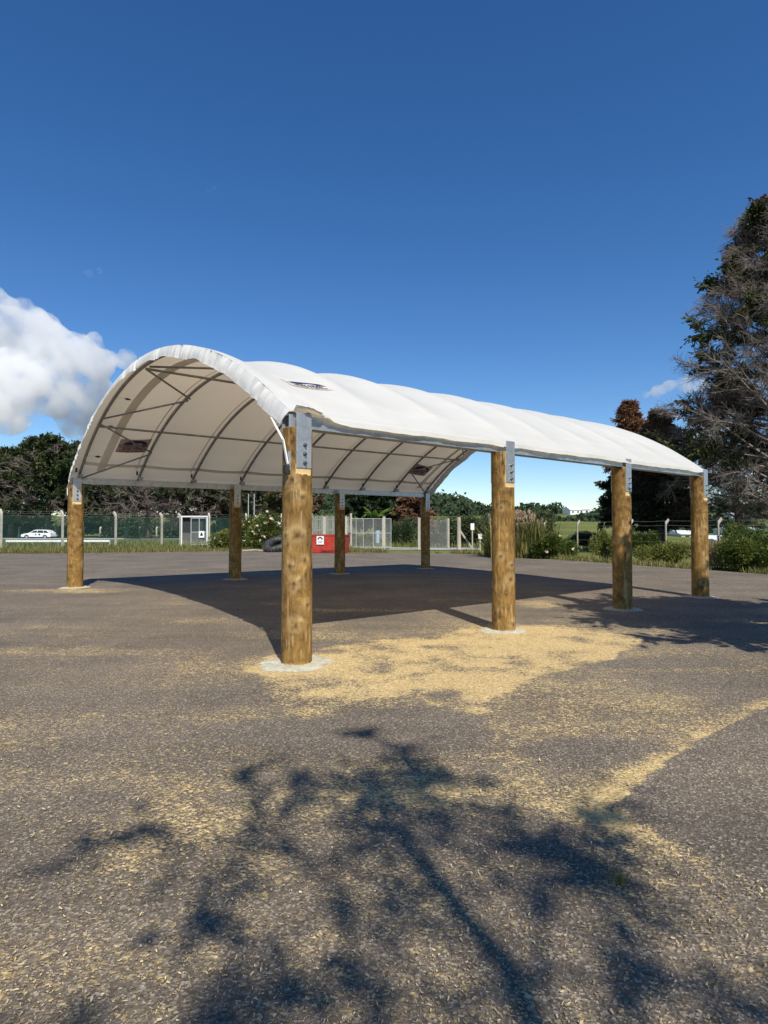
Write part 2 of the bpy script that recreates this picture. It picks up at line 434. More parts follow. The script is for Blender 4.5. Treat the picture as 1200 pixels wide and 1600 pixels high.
def asphalt_mat():
    m, n, l, b = new_mat('asphalt')
    tc = N(n, 'ShaderNodeTexCoord')
    ag = N(n, 'ShaderNodeTexVoronoi', Scale=95.0); l.new(tc.outputs['Object'], ag.inputs['Vector'])
    sp = N(n, 'ShaderNodeSeparateColor'); l.new(ag.outputs['Color'], sp.inputs[0])
    r1 = ramp(n, [(.0, (.085, .069, .052)), (.55, (.150, .124, .096)), (.86, (.21, .177, .138)), (.965, (.38, .33, .26))]); l.new(sp.outputs[0], r1.inputs[0])
    big = N(n, 'ShaderNodeTexNoise', Scale=.55, Detail=7.0, Roughness=.62); l.new(tc.outputs['Object'], big.inputs['Vector'])
    ms = N(n, 'ShaderNodeMapping'); ms.inputs['Rotation'].default_value = (0, 0, -.55); ms.inputs['Scale'].default_value = (.10, 1.5, 1); l.new(tc.outputs['Object'], ms.inputs[0])
    stn = N(n, 'ShaderNodeTexNoise', Scale=1.0, Detail=9.0, Roughness=.7); l.new(ms.outputs[0], stn.inputs['Vector'])
    bm = N(n, 'ShaderNodeMix', data_type='FLOAT'); bm.inputs[0].default_value = .45; l.new(big.outputs['Fac'], bm.inputs[2]); l.new(stn.outputs['Fac'], bm.inputs[3])
    r2 = ramp(n, [(.33, (.66, .66, .66)), (.5, (1.0, .98, .95)), (.66, (1.42, 1.36, 1.26))]); l.new(bm.outputs[0], r2.inputs[0])
    mu = N(n, 'ShaderNodeMix', data_type='RGBA', blend_type='MULTIPLY'); mu.inputs[0].default_value = 1
    l.new(r1.outputs[0], mu.inputs[6]); l.new(r2.outputs[0], mu.inputs[7])
    # fine sawdust between the stones: cells show where the local amount of dust exceeds their own threshold
    at = N(n, 'ShaderNodeAttribute', attribute_name='dust')
    mp = N(n, 'ShaderNodeMapping'); mp.inputs['Rotation'].default_value = (0, 0, .6); mp.inputs['Scale'].default_value = (1.0, 1.7, 1.0); l.new(tc.outputs['Object'], mp.inputs[0])
    v2 = N(n, 'ShaderNodeTexVoronoi', Scale=58.0); l.new(mp.outputs[0], v2.inputs['Vector'])
    s2 = N(n, 'ShaderNodeSeparateColor'); l.new(v2.outputs['Color'], s2.inputs[0])
    nf = N(n, 'ShaderNodeTexNoise', Scale=11.0, Detail=9.0, Roughness=.78); l.new(tc.outputs['Object'], nf.inputs['Vector'])
    nr = N(n, 'ShaderNodeMapRange'); nr.inputs[1].default_value = .28; nr.inputs[2].default_value = .72; l.new(nf.outputs['Fac'], nr.inputs[0])
    av = N(n, 'ShaderNodeMix', data_type='FLOAT'); av.inputs[0].default_value = .52; l.new(s2.outputs[0], av.inputs[2]); l.new(nr.outputs[0], av.inputs[3])
    gt = N(n, 'ShaderNodeMath', operation='SUBTRACT'); l.new(at.outputs['Fac'], gt.inputs[0]); l.new(av.outputs[0], gt.inputs[1])
    cl = N(n, 'ShaderNodeMapRange'); cl.inputs[1].default_value = -.06; cl.inputs[2].default_value = .12; l.new(gt.outputs[0], cl.inputs[0])
    rc = ramp(n, [(.0, (.34, .235, .10)), (.5, (.56, .40, .175)), (1, (.74, .58, .31))]); l.new(s2.outputs[1], rc.inputs[0])
    # settled film of dust
    fm = N(n, 'ShaderNodeMath', operation='MULTIPLY'); l.new(at.outputs['Fac'], fm.inputs[0]); fm.inputs[1].default_value = .18
    mf = N(n, 'ShaderNodeMix', data_type='RGBA'); l.new(fm.outputs[0], mf.inputs[0]); l.new(mu.outputs[2], mf.inputs[6]); mf.inputs[7].default_value = (.26, .205, .135, 1)
    mx = N(n, 'ShaderNodeMix', data_type='RGBA'); l.new(cl.outputs[0], mx.inputs[0]); l.new(mf.outputs[2], mx.inputs[6]); l.new(rc.outputs[0], mx.inputs[7])
    l.new(mx.outputs[2], b.inputs['Base Color']); b.inputs['Roughness'].default_value = .9; b.inputs['Specular IOR Level'].default_value = .25
    hb = N(n, 'ShaderNodeMath', operation='ADD'); l.new(ag.outputs['Distance'], hb.inputs[0]); l.new(cl.outputs[0], hb.inputs[1])
    bp = N(n, 'ShaderNodeBump', Strength=.55, Distance=.006); l.new(hb.outputs[0], bp.inputs['Height']); l.new(bp.outputs[0], b.inputs['Normal'])
    return m


M['asphalt'] = asphalt_mat()
lx = np.concatenate([np.linspace(-88, -13, 60), np.arange(-12.5, 12.6, .065), np.linspace(13, 58, 60)])
ly = np.concatenate([np.linspace(-60, .5, 40), np.arange(.6, 9.0, .05), np.arange(9.0, 18.0, .09)])
LV = 30
nxl, nyl = len(lx), len(ly) + LV
YE = yedge(lx) + .35 * vnoise(np.stack([lx * .9, lx * 0, lx * 0], -1), 77) + .18 * vnoise(np.stack([lx * 3.1, lx * 0, lx * 0], -1), 78)
Yg = np.empty((nxl, nyl))
for i in range(nxl):
    top = YE[i]
    base = np.minimum(ly, top - .02 * (len(ly) - np.arange(len(ly))) / len(ly)) if top < 18.5 else ly
    if top < 18.5: base = np.linspace(-60, top - .5, len(ly)) if abs(lx[i]) > 12.6 else base
    Yg[i, :len(ly)] = base
    Yg[i, len(ly):] = np.linspace(base[-1], top, LV + 1)[1:]
Xg = np.repeat(lx[:, None], nyl, 1)
Vl = np.stack([Xg.ravel(), Yg.ravel(), np.zeros(Xg.size)], -1)
Vl[:, 2] = .012 * fbm(Vl * np.array([.25, .25, 0]), 60, 3)
il = np.arange(nxl - 1)[:, None] * nyl + np.arange(nyl - 1)[None]
Fl = np.stack([il, il + nyl, il + nyl + 1, il + 1], -1).reshape(-1, 4)
o = link('car_park', np_mesh('car_park', Vl, Fl, M['asphalt'], True, {'dust': ('POINT', dust(Vl[:, 0], Vl[:, 1]))}))
tag(o, kind='structure')

# sawdust flakes lying on the asphalt near the camera
M['chips'] = mat_leaf('sawdust_flakes', [(0, (.30, .21, .10)), (.5, (.52, .38, .18)), (1, (.74, .60, .36))], trans=.05, rough=.9)
nC = 600000
cy = 1.5 + 10.5 * rng.random(nC) ** 1.6; cx = (rng.random(nC) * 2 - 1) * (cy * .72 + .4)
keep = rng.random(nC) < np.clip(dust(cx, cy) * 1.0 - .02, .02, 1) * np.clip(7.0 / (cy + 3), .3, 1.0)
cx, cy = cx[keep], cy[keep]; nC = len(cx)
ln = rng.lognormal(math.log(.0052), .5, nC).clip(.002, .02); wd = ln * rng.uniform(.18, .55, nC)
an = rng.random(nC) * math.pi; tl = rng.normal(0, .3, nC); tw = rng.normal(0, .35, nC)
ax = np.stack([np.cos(an) * np.cos(tl), np.sin(an) * np.cos(tl), np.sin(tl)], -1)
bx = np.stack([-np.sin(an) * np.cos(tw), np.cos(an) * np.cos(tw), np.sin(tw)], -1)
c = np.stack([cx, cy, .009 + np.abs(ax[:, 2]) * ln / 2 + np.abs(bx[:, 2]) * wd / 2], -1)
q = [c + ax * (sa * ln / 2)[:, None] + bx * (sb * wd / 2)[:, None] for sa, sb in ((-1, -.6), (1, -1), (.8, 1), (-1, .7))]
o = link('sawdust', np_mesh('sawdust', np.stack(q, 1).reshape(-1, 3), np.arange(nC * 4).reshape(-1, 4), M['chips'], attrs={'tint': ('FACE', rng.random(nC))}))
tag(o, 'scattered pale sawdust flakes on the asphalt around the posts', 'sawdust', kind='stuff')

# ---------------------------------------------------------------- the shelter
ZB0, ZB1, ZAP = 2.77, 2.92, 4.79            # beam underside, beam top, arch apex
sh = empty('fabric_shelter', (0, 0, 0))
tag(sh, 'white arched fabric shelter standing on eight round timber posts', 'shelter')
A0, A3, B0, B3 = [np.array(p, float) for p in (POST_R[0], POST_R[3], POST_L[0], POST_L[3])]


def plan(a, w):
    a = np.asarray(a, float)[..., None]; w = np.asarray(w, float)[..., None]
    return (A0 * (1 - a) + A3 * a) * (1 - w) + (B0 * (1 - a) + B3 * a) * w


HALF = 5.62
RISE = ZAP - ZB1
RAD = (HALF ** 2 + RISE ** 2) / (2 * RISE)


def arcz(w, off=0.0):
    """height of the arch above the plan position w, and its outward slope"""
    x = (np.asarray(w, float) * 2 - 1) * HALF
    return ZAP - RAD + np.sqrt(np.maximum((RAD + off) ** 2 - x ** 2, .01))


def sp3(a, w, off=0.0):
    """point on the arch surface, moved outward by off"""
    x = (w * 2 - 1) * HALF; ph = math.asin(max(-1, min(1, x / RAD)))
    ww = w + off * math.sin(ph) / (2 * HALF)
    p = plan(a, ww); return Vector((float(p[0]), float(p[1]), ZAP - RAD + (RAD + off) * math.cos(ph)))


Lr = (A3 - A0) / np.linalg.norm(A3 - A0); Nr = np.array([Lr[1], -Lr[0]])       # right row: along, outward
Ll = (B3 - B0) / np.linalg.norm(B3 - B0); Nl = np.array([Ll[1], -Ll[0]])       # same sense: towards the camera side


def make_post(pos, r, seed, knots, Nd, nz=150, na=56, H=ZB0):
    """peeled pine pole: uneven, knotty, with a flat notch for the plates"""
    zs = np.linspace(-.05, H, nz); th = np.linspace(0, 2 * math.pi, na, endpoint=False)
    T, Z = np.meshgrid(th, zs); T = T.ravel(); Z = Z.ravel()
    P = np.stack([np.cos(T) * 2, np.sin(T) * 2, Z * 1.3], -1)
    rr = r * (1.02 - .012 * Z) + .007 * fbm(P * .9, seed, 4) + .003 * fbm(P * np.array([5, 5, 1.5]), seed + 5, 3)
    kn = np.zeros_like(rr); pl = np.zeros_like(rr)
    for kt, kz, ks in knots:
        dt = np.angle(np.exp(1j * (T - kt))) * r; dz = (Z - kz)
        d = np.hypot(dt, dz * .9)
        rr = rr + ks * .20 * np.exp(-(d / (ks * 1.1)) ** 2) - ks * .16 * np.exp(-(d / (ks * .35)) ** 2)
        kn = np.maximum(kn, np.exp(-(np.hypot(dt, dz * .8) / (ks * .42)) ** 2))
        ray = .5 + .5 * vnoise(np.stack([np.arctan2(dz, dt) * 1.6 + kt * 9, d * 20, 0 * d], -1), seed)
        pl = np.maximum(pl, np.exp(-((d - ks * 1.15) / (ks * .75)) ** 2) * (.05 + .55 * ray))
    cr = fbm(np.stack([np.cos(T) * 7, np.sin(T) * 7, Z * 3.0], -1), seed + 9, 4)
    kn = np.maximum(kn, np.clip((cr - .36) * 4, 0, .65) * np.clip(fbm(P * .8, seed + 3, 2) * 3 + .3, 0, 1))
    rr = rr - .006 * np.clip((cr - .34) * 5, 0, 1)
    pl = np.maximum(pl * .7, np.clip((-cr - .30) * 3, 0, .4))
    # raw cut fringe just above the ground
    pl = np.maximum(pl, .8 * np.clip(1 - (Z - .012) / (.022 + .016 * vnoise(np.stack([T * 6, T * 0, T * 0], -1), seed)), 0, 1))
    V = np.stack([np.cos(T) * rr, np.sin(T) * rr, Z], -1)
    dt = V[:, 0] * Nd[0] + V[:, 1] * Nd[1]; lim = r * .86 - .007
    cut = (np.abs(dt) > lim) & (Z > H - .55 + .012 * vnoise(np.stack([T * 9, Z * 0, Z * 0], -1), seed))
    V[:, :2] -= (np.sign(dt) * (np.abs(dt) - lim) * cut)[:, None] * Nd[None]
    pl = np.where(cut, .95, pl); kn = np.where(cut, 0, kn)
    i = np.arange(nz - 1)[:, None] * na + np.arange(na)[None]; j = np.arange(nz - 1)[:, None] * na + (np.arange(na)[None] + 1) % na
    Fc = np.stack([i, j, j + na, i + na], -1).reshape(-1, 4)
    top = len(V); V = np.vstack([V, [[0, 0, H]]]); kn = np.append(kn, 0); pl = np.append(pl, .6)
    k0 = (nz - 1) * na; ids = np.arange(na)
    caps = np.stack([k0 + ids, k0 + (ids + 1) % na, np.full(na, top), np.full(na, top)], -1)
    me = bpy.data.meshes.new('post')
    me.from_pydata([tuple(v) for v in V], [], [tuple(f) for f in Fc] + [tuple(f[:3]) for f in caps])
    me.polygons.foreach_set('use_smooth', [True] * len(Fc) + [False] * na)
    for nm, arr in (('knot', kn), ('pale', pl)):
        a = me.attributes.new(nm, 'FLOAT', 'POINT'); a.data.foreach_set('value', arr.astype(np.float32))
    me.materials.append(M['wood']); me.update()
    o = link('post', me, sh); o.location = (pos[0], pos[1], 0); return o


def knots_for(seed, n):
    g = np.random.default_rng(seed)
    return [(g.uniform(-math.pi, math.pi), g.uniform(.1, 2.3), g.uniform(.03, .06)) for _ in range(n)]


bolt_me = None


def make_bolt():
    b = MB(); b.tube([(0, 0, 0), (0, .004, 0)], .027, 12); b.tube([(0, .004, 0), (0, .026, 0)], .018, 6); b.tube([(0, .026, 0), (0, .045, 0)], .009, 8)
    me = bpy.data.meshes.new('bolt'); me.from_pydata(b.v, [], b.f); me.materials.append(M['bolt']); me.update(); return me


bolt_me = make_bolt()


def brackets(post, r, Ld, Nd, outer_drop=.64, detail=True):
    """pair of steel plates bolted to both sides of the post head, carrying the beam"""
    ang = math.atan2(Nd[1], Nd[0])
    for s in (1, -1):
        d = .105 if s > 0 else .105
        off = r * .86
        pl = MB()
        # plate hugging the notch, tall enough to hold the beam
        pl.box((0, 0, 0), (.20, .010, outer_drop))
        ob = pl.build('bracket', M['steel'], post, bevel=.003)
        ob.location = (Nd[0] * s * off, Nd[1] * s * off, ZB1 + .012 - outer_drop / 2)
        ob.rotation_euler = (0, 0, ang - math.pi / 2 + (0 if s > 0 else math.pi))
        for k in range(3):
            bo = link('bolt', bolt_me, post)
            zb = ZB1 + .012 - outer_drop + .06 + k * .105
            tx = .01
            bo.location = (Nd[0] * s * (off + .0055) + Ld[0] * tx, Nd[1] * s * (off + .0055) + Ld[1] * tx, zb)
            bo.rotation_euler = ob.rotation_euler


posts = []
for row, (P, Ld, Nd) in enumerate(((POST_R, Lr, Nr), (POST_L, Ll, Nl))):
    for i, p in enumerate(P):
        r = .178 if row == 0 else (.195, .185, .18, .175)[i]
        kn = knots_for(100 + row * 10 + i, 9)
        if row == 0 and i == 0:
            kn = [(-1.45, .47, .06), (-1.42, 1.50, .075), (-1.15, .50, .03), (-1.75, 2.15, .06), (-1.1, 1.95, .04), (-1.9, 1.15, .045), (-1.2, .98, .035), (-1.6, .95, .05), (-.9, 1.22, .045), (-2.2, 1.5, .05), (-.7, .7, .04), (1.4, .8, .05), (2.5, 1.7, .06), (.4, 1.9, .06)]
        if row == 0 and i == 1: kn = [(-1.15, .80, .055), (-.9, .12, .05), (-2.0, 1.15, .04), (-1.0, 1.02, .035), (-1.9, 1.9, .03), (.6, .9, .05), (2.2, 1.6, .05)]
        if row == 0 and i == 3: kn = [(-1.25, .82, .06), (-1.9, 1.4, .04), (-1.4, 1.95, .03), (-1.7, .35, .04)] + kn[:3]
        po = make_post(p, r, 40 + row * 10 + i, kn, Nd, 220 if (row == 0 and i < 2) else 100, 72 if row == 0 and i < 2 else 44)
        po.rotation_euler = (0, 0, 0)
        brackets(po, r, Ld, Nd)
        posts.append(po)
        # concrete collar set in the asphalt
        g = np.random.default_rng(300 + row * 10 + i); k = 72
        rad = [(.43 if (row, i) == (0, 0) else .35) * (1 + .06 * math.sin(t * 2 + i) + .05 * math.sin(t * 5 + 2 * i) + .05 * g.normal()) for t in np.linspace(0, 2 * math.pi, k, endpoint=False)]
        V = [(0, 0, .022)]; Fc = []
        for ring, (fr, hz) in enumerate(((.42, .022), (.62, .020), (.82, .016), (1.0, .002))):
            for t, q in zip(np.linspace(0, 2 * math.pi, k, endpoint=False), rad): V.append((math.cos(t) * q * fr, math.sin(t) * q * fr, hz + (g.normal() * .004 if ring < 3 else 0)))
        for t in range(k): Fc.append((0, 1 + t, 1 + (t + 1) % k))
        for ring in range(3):
            for t in range(k):
                a_, b_ = 1 + ring * k + t, 1 + ring * k + (t + 1) % k; Fc.append((a_, a_ + k, b_ + k, b_))
        MB().raw(V, Fc).build('concrete_collar', M['padwhite'] if row == 0 and i < 2 or (row, i) == (1, 0) else M['concrete'], po, smooth=True)

# eave beams: hollow sections, open at the near end
for (a, b, Ld, Nd) in ((A0, A3, Lr, Nr), (B0, B3, Ll, Nl)):
    p, q = a - Ld * .16, b + Ld * .16; w, t = .085, .006
    bm = MB(); zc = (ZB0 + ZB1) / 2; hh = (ZB1 - ZB0) / 2
    for s in (-1, 1):
        bm.bar((*(p + Nd * s * (w - t / 2)), zc), (*(q + Nd * s * (w - t / 2)), zc), t, 2 * hh)
    for s in (-1, 1):
        bm.bar((*p, zc + s * (hh - t / 2) * .999), (*q, zc + s * (hh - t / 2) * .999), 2 * w - 2 * t - .001, t)
    bm.build('eave_beam', M['steel'], sh)

NA = 9
ARCH_A = [(.004 + .992 * i / (NA - 1)) for i in range(NA)]
foot_me = None
for i, a in enumerate(ARCH_A):
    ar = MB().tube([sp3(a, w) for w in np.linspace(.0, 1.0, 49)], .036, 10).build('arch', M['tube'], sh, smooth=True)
    for w, sg in ((.022, -1), (.978, 1)):
        f = MB(); c = sp3(a, w)
        d = Lr if w < .5 else Ll
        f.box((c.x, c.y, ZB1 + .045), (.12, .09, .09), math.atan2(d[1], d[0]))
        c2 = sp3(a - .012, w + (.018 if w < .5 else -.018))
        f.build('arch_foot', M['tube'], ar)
        MB().tube([(c2.x, c2.y, c2.z - .20), (c2.x, c2.y, c2.z - .09)], .026, 8).build('ratchet', M['dark'], ar)

for w in (.19, .5, .81):
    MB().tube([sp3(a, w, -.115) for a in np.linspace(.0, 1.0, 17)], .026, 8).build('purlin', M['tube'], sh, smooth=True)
for (a1, a2) in ((ARCH_A[0], ARCH_A[1]), (ARCH_A[-1], ARCH_A[-2])):
    for mir in (0, 1):
        m_ = (lambda w: 1 - w) if mir else (lambda w: w)
        for w1, w2 in ((.995, .90), (.805, .895), (.78, .655), (.51, .645)):
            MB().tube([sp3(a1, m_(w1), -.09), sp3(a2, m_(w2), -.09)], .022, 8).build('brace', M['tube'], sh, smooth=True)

# fabric: stretched over the arches, sagging a little between them
na_, nw_ = 8 * 20 + 1, 132
aa = np.linspace(-.012, 1.012, na_)
ext = 7
rowsw = np.concatenate([np.linspace(0, 1, nw_)])
Vf = np.zeros((na_, nw_ + 2 * ext, 3))
bay = np.interp(aa, ARCH_A, np.arange(NA)); fr = bay - np.floor(bay); fr[aa > ARCH_A[-1]] = 0; fr[aa < ARCH_A[0]] = 0
for k, a in enumerate(aa):
    w = rowsw; x = (w * 2 - 1) * HALF; ph = np.arcsin(x / RAD)
    sag = -.10 * math.sin(math.pi * fr[k]) ** 1.0 * np.clip(np.minimum(w, 1 - w) * 9, .05, 1)
    nz_ = .010 * fbm(np.stack([w * 40 + 0 * w, np.full_like(w, a * 16), 0 * w], -1), 90, 3) * np.clip(1.2 - np.minimum(w, 1 - w) * 5, .25, 1)
    off = .056 + sag + nz_
    ww = w + off * np.sin(ph) / (2 * HALF)
    p = plan(np.full_like(w, a), ww)
    Vf[k, ext:-ext, :2] = p; Vf[k, ext:-ext, 2] = ZAP - RAD + (RAD + off) * np.cos(ph)
    # skirts pulled down over the outside of the beams
    g = vnoise(np.array([[a * 26, 0, 0], [a * 61, 5, 0], [a * 110, 9, 0]]), 14)
    near = math.exp(-((a + .012) / .040) ** 2); far = math.exp(-((a - 1.012) / .03) ** 2)
    for e in range(ext):
        s = (ext - e) / ext
        for side in (0, 1):
            base = plan(np.array(a), np.array(float(side)))
            Nd = Nr if side == 0 else -Nl
            lift = .17 * near * s if side == 0 else .05 * near * s
            z = ZB1 + .035 - (.105 + .012 * g[0] + .006 * g[1]) * s ** .8 + lift + .03 * far * s
            o_ = .114 + .022 * s + .012 * g[0] * s + .010 * g[2] * s + .06 * near * s * (1 + g[2])
            idx = e if side == 0 else -1 - e
            Vf[k, idx] = (*(base + Nd * o_), z)
# crumpled corner where the hem is drawn together
for k in range(0, 16):
    f_ = math.exp(-((k - 4) / 4.0) ** 2) if k else .15
    for j in range(0, ext + 14):
        q = np.array([[k * .9, j * .45, 0.0]]); d = fbm(q, 33, 3)[0]; d = d if j < ext else max(d, -.05) * max(0, 1 - (j - ext) / 14)
        Vf[k, j, :2] += Nr * d * .11 * f_; Vf[k, j, 2] += .05 * f_ * d
nwf = nw_ + 2 * ext
idx = np.arange(na_ - 1)[:, None] * nwf + np.arange(nwf - 1)[None]
Ff = np.stack([idx, idx + nwf, idx + nwf + 1, idx + 1], -1).reshape(-1, 4)
canopy = link('canopy', np_mesh('canopy', Vf.reshape(-1, 3), Ff, M['fabric'], True), sh)


def surf_strip(name, a_of, w_of, nu, nv, off, mat, parent, wrinkle=None):
    """sheet laid on the arch surface; a_of/w_of take (u, v) in 0..1"""
    V = []
    for i in range(nu):
        for j in range(nv):
            u, v = i / (nu - 1), j / (nv - 1); a, w = a_of(u, v), w_of(u, v)
            f = np.interp(a, ARCH_A, np.arange(NA)); f -= math.floor(f)
            sg = -.10 * math.sin(math.pi * f) * min(1, max(.05, min(w, 1 - w) * 9)) if 0 < a < 1 else 0
            V.append(tuple(sp3(a, w, .056 + sg + off)))
    Fc = [(i * nv + j, (i + 1) * nv + j, (i + 1) * nv + j + 1, i * nv + j + 1) for i in range(nu - 1) for j in range(nv - 1)]
    return MB().raw(V, Fc).build(name, mat, parent, smooth=True)


# double layers: end pockets and the band above each eave
surf_strip('hem_pocket', lambda u, v: .036 + .016 * v, lambda u, v: .02 + .96 * u, 90, 4, -.016, M['hem'], canopy)
surf_strip('hem_pocket', lambda u, v: .950 + .016 * v, lambda u, v: .02 + .96 * u, 90, 4, -.016, M['hem'], canopy)
surf_strip('eave_band', lambda u, v: .004 + .99 * u, lambda u, v: .952 + .010 * v, 160, 4, -.016, M['hem'], canopy)
surf_strip('eave_band', lambda u, v: .004 + .99 * u, lambda u, v: .038 + .010 * v, 160, 4, -.016, M['hem'], canopy)
for i in range(1, NA - 1):
    surf_strip('seam_weld', lambda u, v: ARCH_A[i] - .013 + .003 * v, lambda u, v: .03 + .94 * u, 60, 2, -.012, M['hem'], canopy)
for w in (.70, .82, .93):
    pts = [sp3(ARCH_A[0], w, .0), sp3(.022, w, .0), sp3(.034, w, .022)]
    st = MB().tube(pts, [.006, .006, .006], 5).build('tension_strap', M['webbing'], canopy)
    c = sp3(.027, w, -.012); MB().tube([c - Vector((*(Lr * .06), 0)), c, c + Vector((*(Lr * .06), 0))], [.012, .028, .012], 8).build('buckle', M['dark'], st)

# gathered hem hanging inside the two end arches
for a_end, sg in ((-.012, -1), (1.012, 1)):
    nu, nv = 1100, 11; V = []
    for i in range(nu):
        w = -.002 + 1.004 * i / (nu - 1)
        g1 = vnoise(np.array([[w * 70, 0, 0]]), 5)[0]; g2 = vnoise(np.array([[w * 210, 3, 0]]), 6)[0]; g3 = vnoise(np.array([[w * 30, 3, 0]]), 7)[0]; g4 = vnoise(np.array([[w * 420, 3, 0]]), 8)[0]
        for j in range(nv):
            v = j / (nv - 1); dep = .056 - (.205 + .03 * g3) * v
            bulge = (.010 * math.sin(math.pi * min(1, v * 1.05)) + (.030 * (1 - 2 * abs(g1)) + .020 * (1 - 2 * abs(g2)) + .012 * g4) * math.sin(math.pi * (.06 + .72 * v)) ** .8 * (.55 + .45 * g3))
            ww = min(1.0, max(0.0, w)); pnt = sp3(a_end, ww, dep)
            pnt += Vector((*(Lr * sg * (bulge + .055 * v)), 0)); V.append(tuple(pnt))
    Fc = [(i * nv + j, (i + 1) * nv + j, (i + 1) * nv + j + 1, i * nv + j + 1) for i in range(nu - 1) for j in range(nv - 1)]
    MB().raw(V, Fc).build('gathered_hem', M['hem'], canopy, smooth=True)

# tie straps from the hem corners down to the end posts
for (P0, Ld, Nd, w0) in ((A0, Lr, Nr, .035), (B0, Ll, Nl, .972)):
    top = sp3(-.014, w0, -.16)
    if w0 < .5:
        k1 = Vector((*(P0 - Ld * .20 + Nd * .02), 2.62)); k2 = Vector((*(P0 - Ld * .185 + Nd * .10), 2.33))
    else:
        k1 = Vector((*(P0 - Ld * .20 - Nd * .10), 2.66)); k2 = Vector((*(P0 - Ld * .20 - Nd * .06), 2.45))
    s = MB(); s.tube([top + Vector((0, 0, .03)), top.lerp(k1, .5), k1], [.016, .013, .013], 6)
    s.bar(k1, k2, .035, .012, up=(Ld[0], Ld[1], .2)); s.build('tie_strap', M['webbing'], canopy)
    st = MB(); st.box((0, 0, 0), (.075, .012, .22), math.atan2(Nd[1], Nd[0])); o_ = st.build('strap_plate', M['steel'], canopy); o_.location = k2 + Vector((*(Ld * .015), .04))
    MB().box(tuple(k2 - Vector((0, 0, .06)) - Vector((*(Ld * .02), 0))), (.06, .05, .09), math.atan2(Nd[1], Nd[0])).build('ratchet', M['dark'], canopy)


# printed patch: arch emblem over three lines of lettering
def text_mesh(s, size):
    cu = bpy.data.curves.new('lettering', 'FONT'); cu.body = s; cu.size = size; cu.align_x = 'CENTER'; cu.offset = .006 * size / .2
    o_ = bpy.data.objects.new('lettering_tmp', cu); COL.objects.link(o_)
    bpy.context.view_layer.update()
    dg = bpy.context.evaluated_depsgraph_get(); me = bpy.data.meshes.new_from_object(o_.evaluated_get(dg))
    v = [tuple(p.co) for p in me.vertices]; f = [tuple(p.vertices) for p in me.polygons]
    bpy.data.objects.remove(o_); bpy.data.meshes.remove(me); bpy.data.curves.remove(cu)
    return v, f


def drape(v2, faces, a_c, w_c, sx, sy, off, mat, name, parent, flip=False, rev=1):
    Ls = 12.0
    V = []
    for (x, y, *_) in v2:
        a = a_c + rev * x * sx / Ls; w = w_c + y * sy * rev / 11.1
        f = np.interp(a, ARCH_A, np.arange(NA)); f -= math.floor(f)
        sg = -.10 * math.sin(math.pi * f) * min(1, max(.05, min(w, 1 - w) * 9))
        V.append(tuple(sp3(a, w, .056 + sg + off)))
    return MB().raw(V, faces).build(name, mat, parent, smooth=False)


def logo(a_c, w_c, up, off, rev, pale):
    sgn = 1 if off > 0 else -1
    nx, ny = 12, 8
    v = [(-.62 + 1.24 * i / nx, -.42 + .9 * j / ny) for i in range(nx + 1) for j in range(ny + 1)]
    f = [(i * (ny + 1) + j, (i + 1) * (ny + 1) + j, (i + 1) * (ny + 1) + j + 1, i * (ny + 1) + j + 1) for i in range(nx) for j in range(ny)]
    pt = drape(v, f, a_c, w_c, 1, up, off, M['logo_ground'] if not pale else M['fabric'], 'logo_patch', canopy, rev=rev)
    n = 26; v = []; f = []
    for i in range(n + 1):
        t = math.pi * i / n
        v += [(.48 * math.cos(t) + .03, .10 + .32 * math.sin(t)), (.22 * math.cos(t) + .12, .10 + .15 * math.sin(t))]
    f = [(2 * i, 2 * i + 2, 2 * i + 3, 2 * i + 1) for i in range(n)]
    drape(v, f, a_c, w_c, 1, up, off + sgn * .005, M['logo_dark'], 'emblem', pt, rev=rev)
    for txt, y, sz, mt in (('CONTAINER', -.06, .20, 'logo_dark'), ('SHELTERS', -.22, .19, 'logo_dark'), ('COVER & MORE', -.37, .145, 'logo_red')):
        tv, tf = text_mesh(txt, sz); drape([(x, y_ + y) for x, y_, *_ in tv], tf, a_c, w_c, 1, up, off + sgn * .005, M[mt], 'lettering', pt, rev=rev)


logo(.087, .882, -1, -.03, .62, False)
logo(.905, .893, -1, -.03, .62, False)
logo(.076, .100, .6, .012, .60, True)

# ---------------------------------------------------------------- plants
def seg_mesh(name, segs, mat, n=3):
    """segs: (m,8) rows x0 y0 z0 x1 y1 z1 r0 r1 -> tapered n-sided sticks"""
    s = np.asarray(segs, float); a, b = s[:, :3], s[:, 3:6]; d = b - a; d /= np.linalg.norm(d, axis=1, keepdims=True) + 1e-9
    ref = np.where(np.abs(d[:, 2:3]) < .9, np.array([[0, 0, 1.]]), np.array([[1., 0, 0]]))
    x = np.cross(d, ref); x /= np.linalg.norm(x, axis=1, keepdims=True); y = np.cross(x, d)
    V = []
    for p, r in ((a, s[:, 6:7]), (b, s[:, 7:8])):
        for j in range(n):
            t = 2 * math.pi * j / n; V.append(p + r * (math.cos(t) * x + math.sin(t) * y))
    V = np.stack(V, 1).reshape(-1, 3); base = np.arange(len(s))[:, None] * 2 * n
    Fc = np.concatenate([base + np.array([[j, (j + 1) % n, n + (j + 1) % n, n + j]]) for j in range(n)], 0)
    return np_mesh(name, V, Fc, mat, smooth=True)


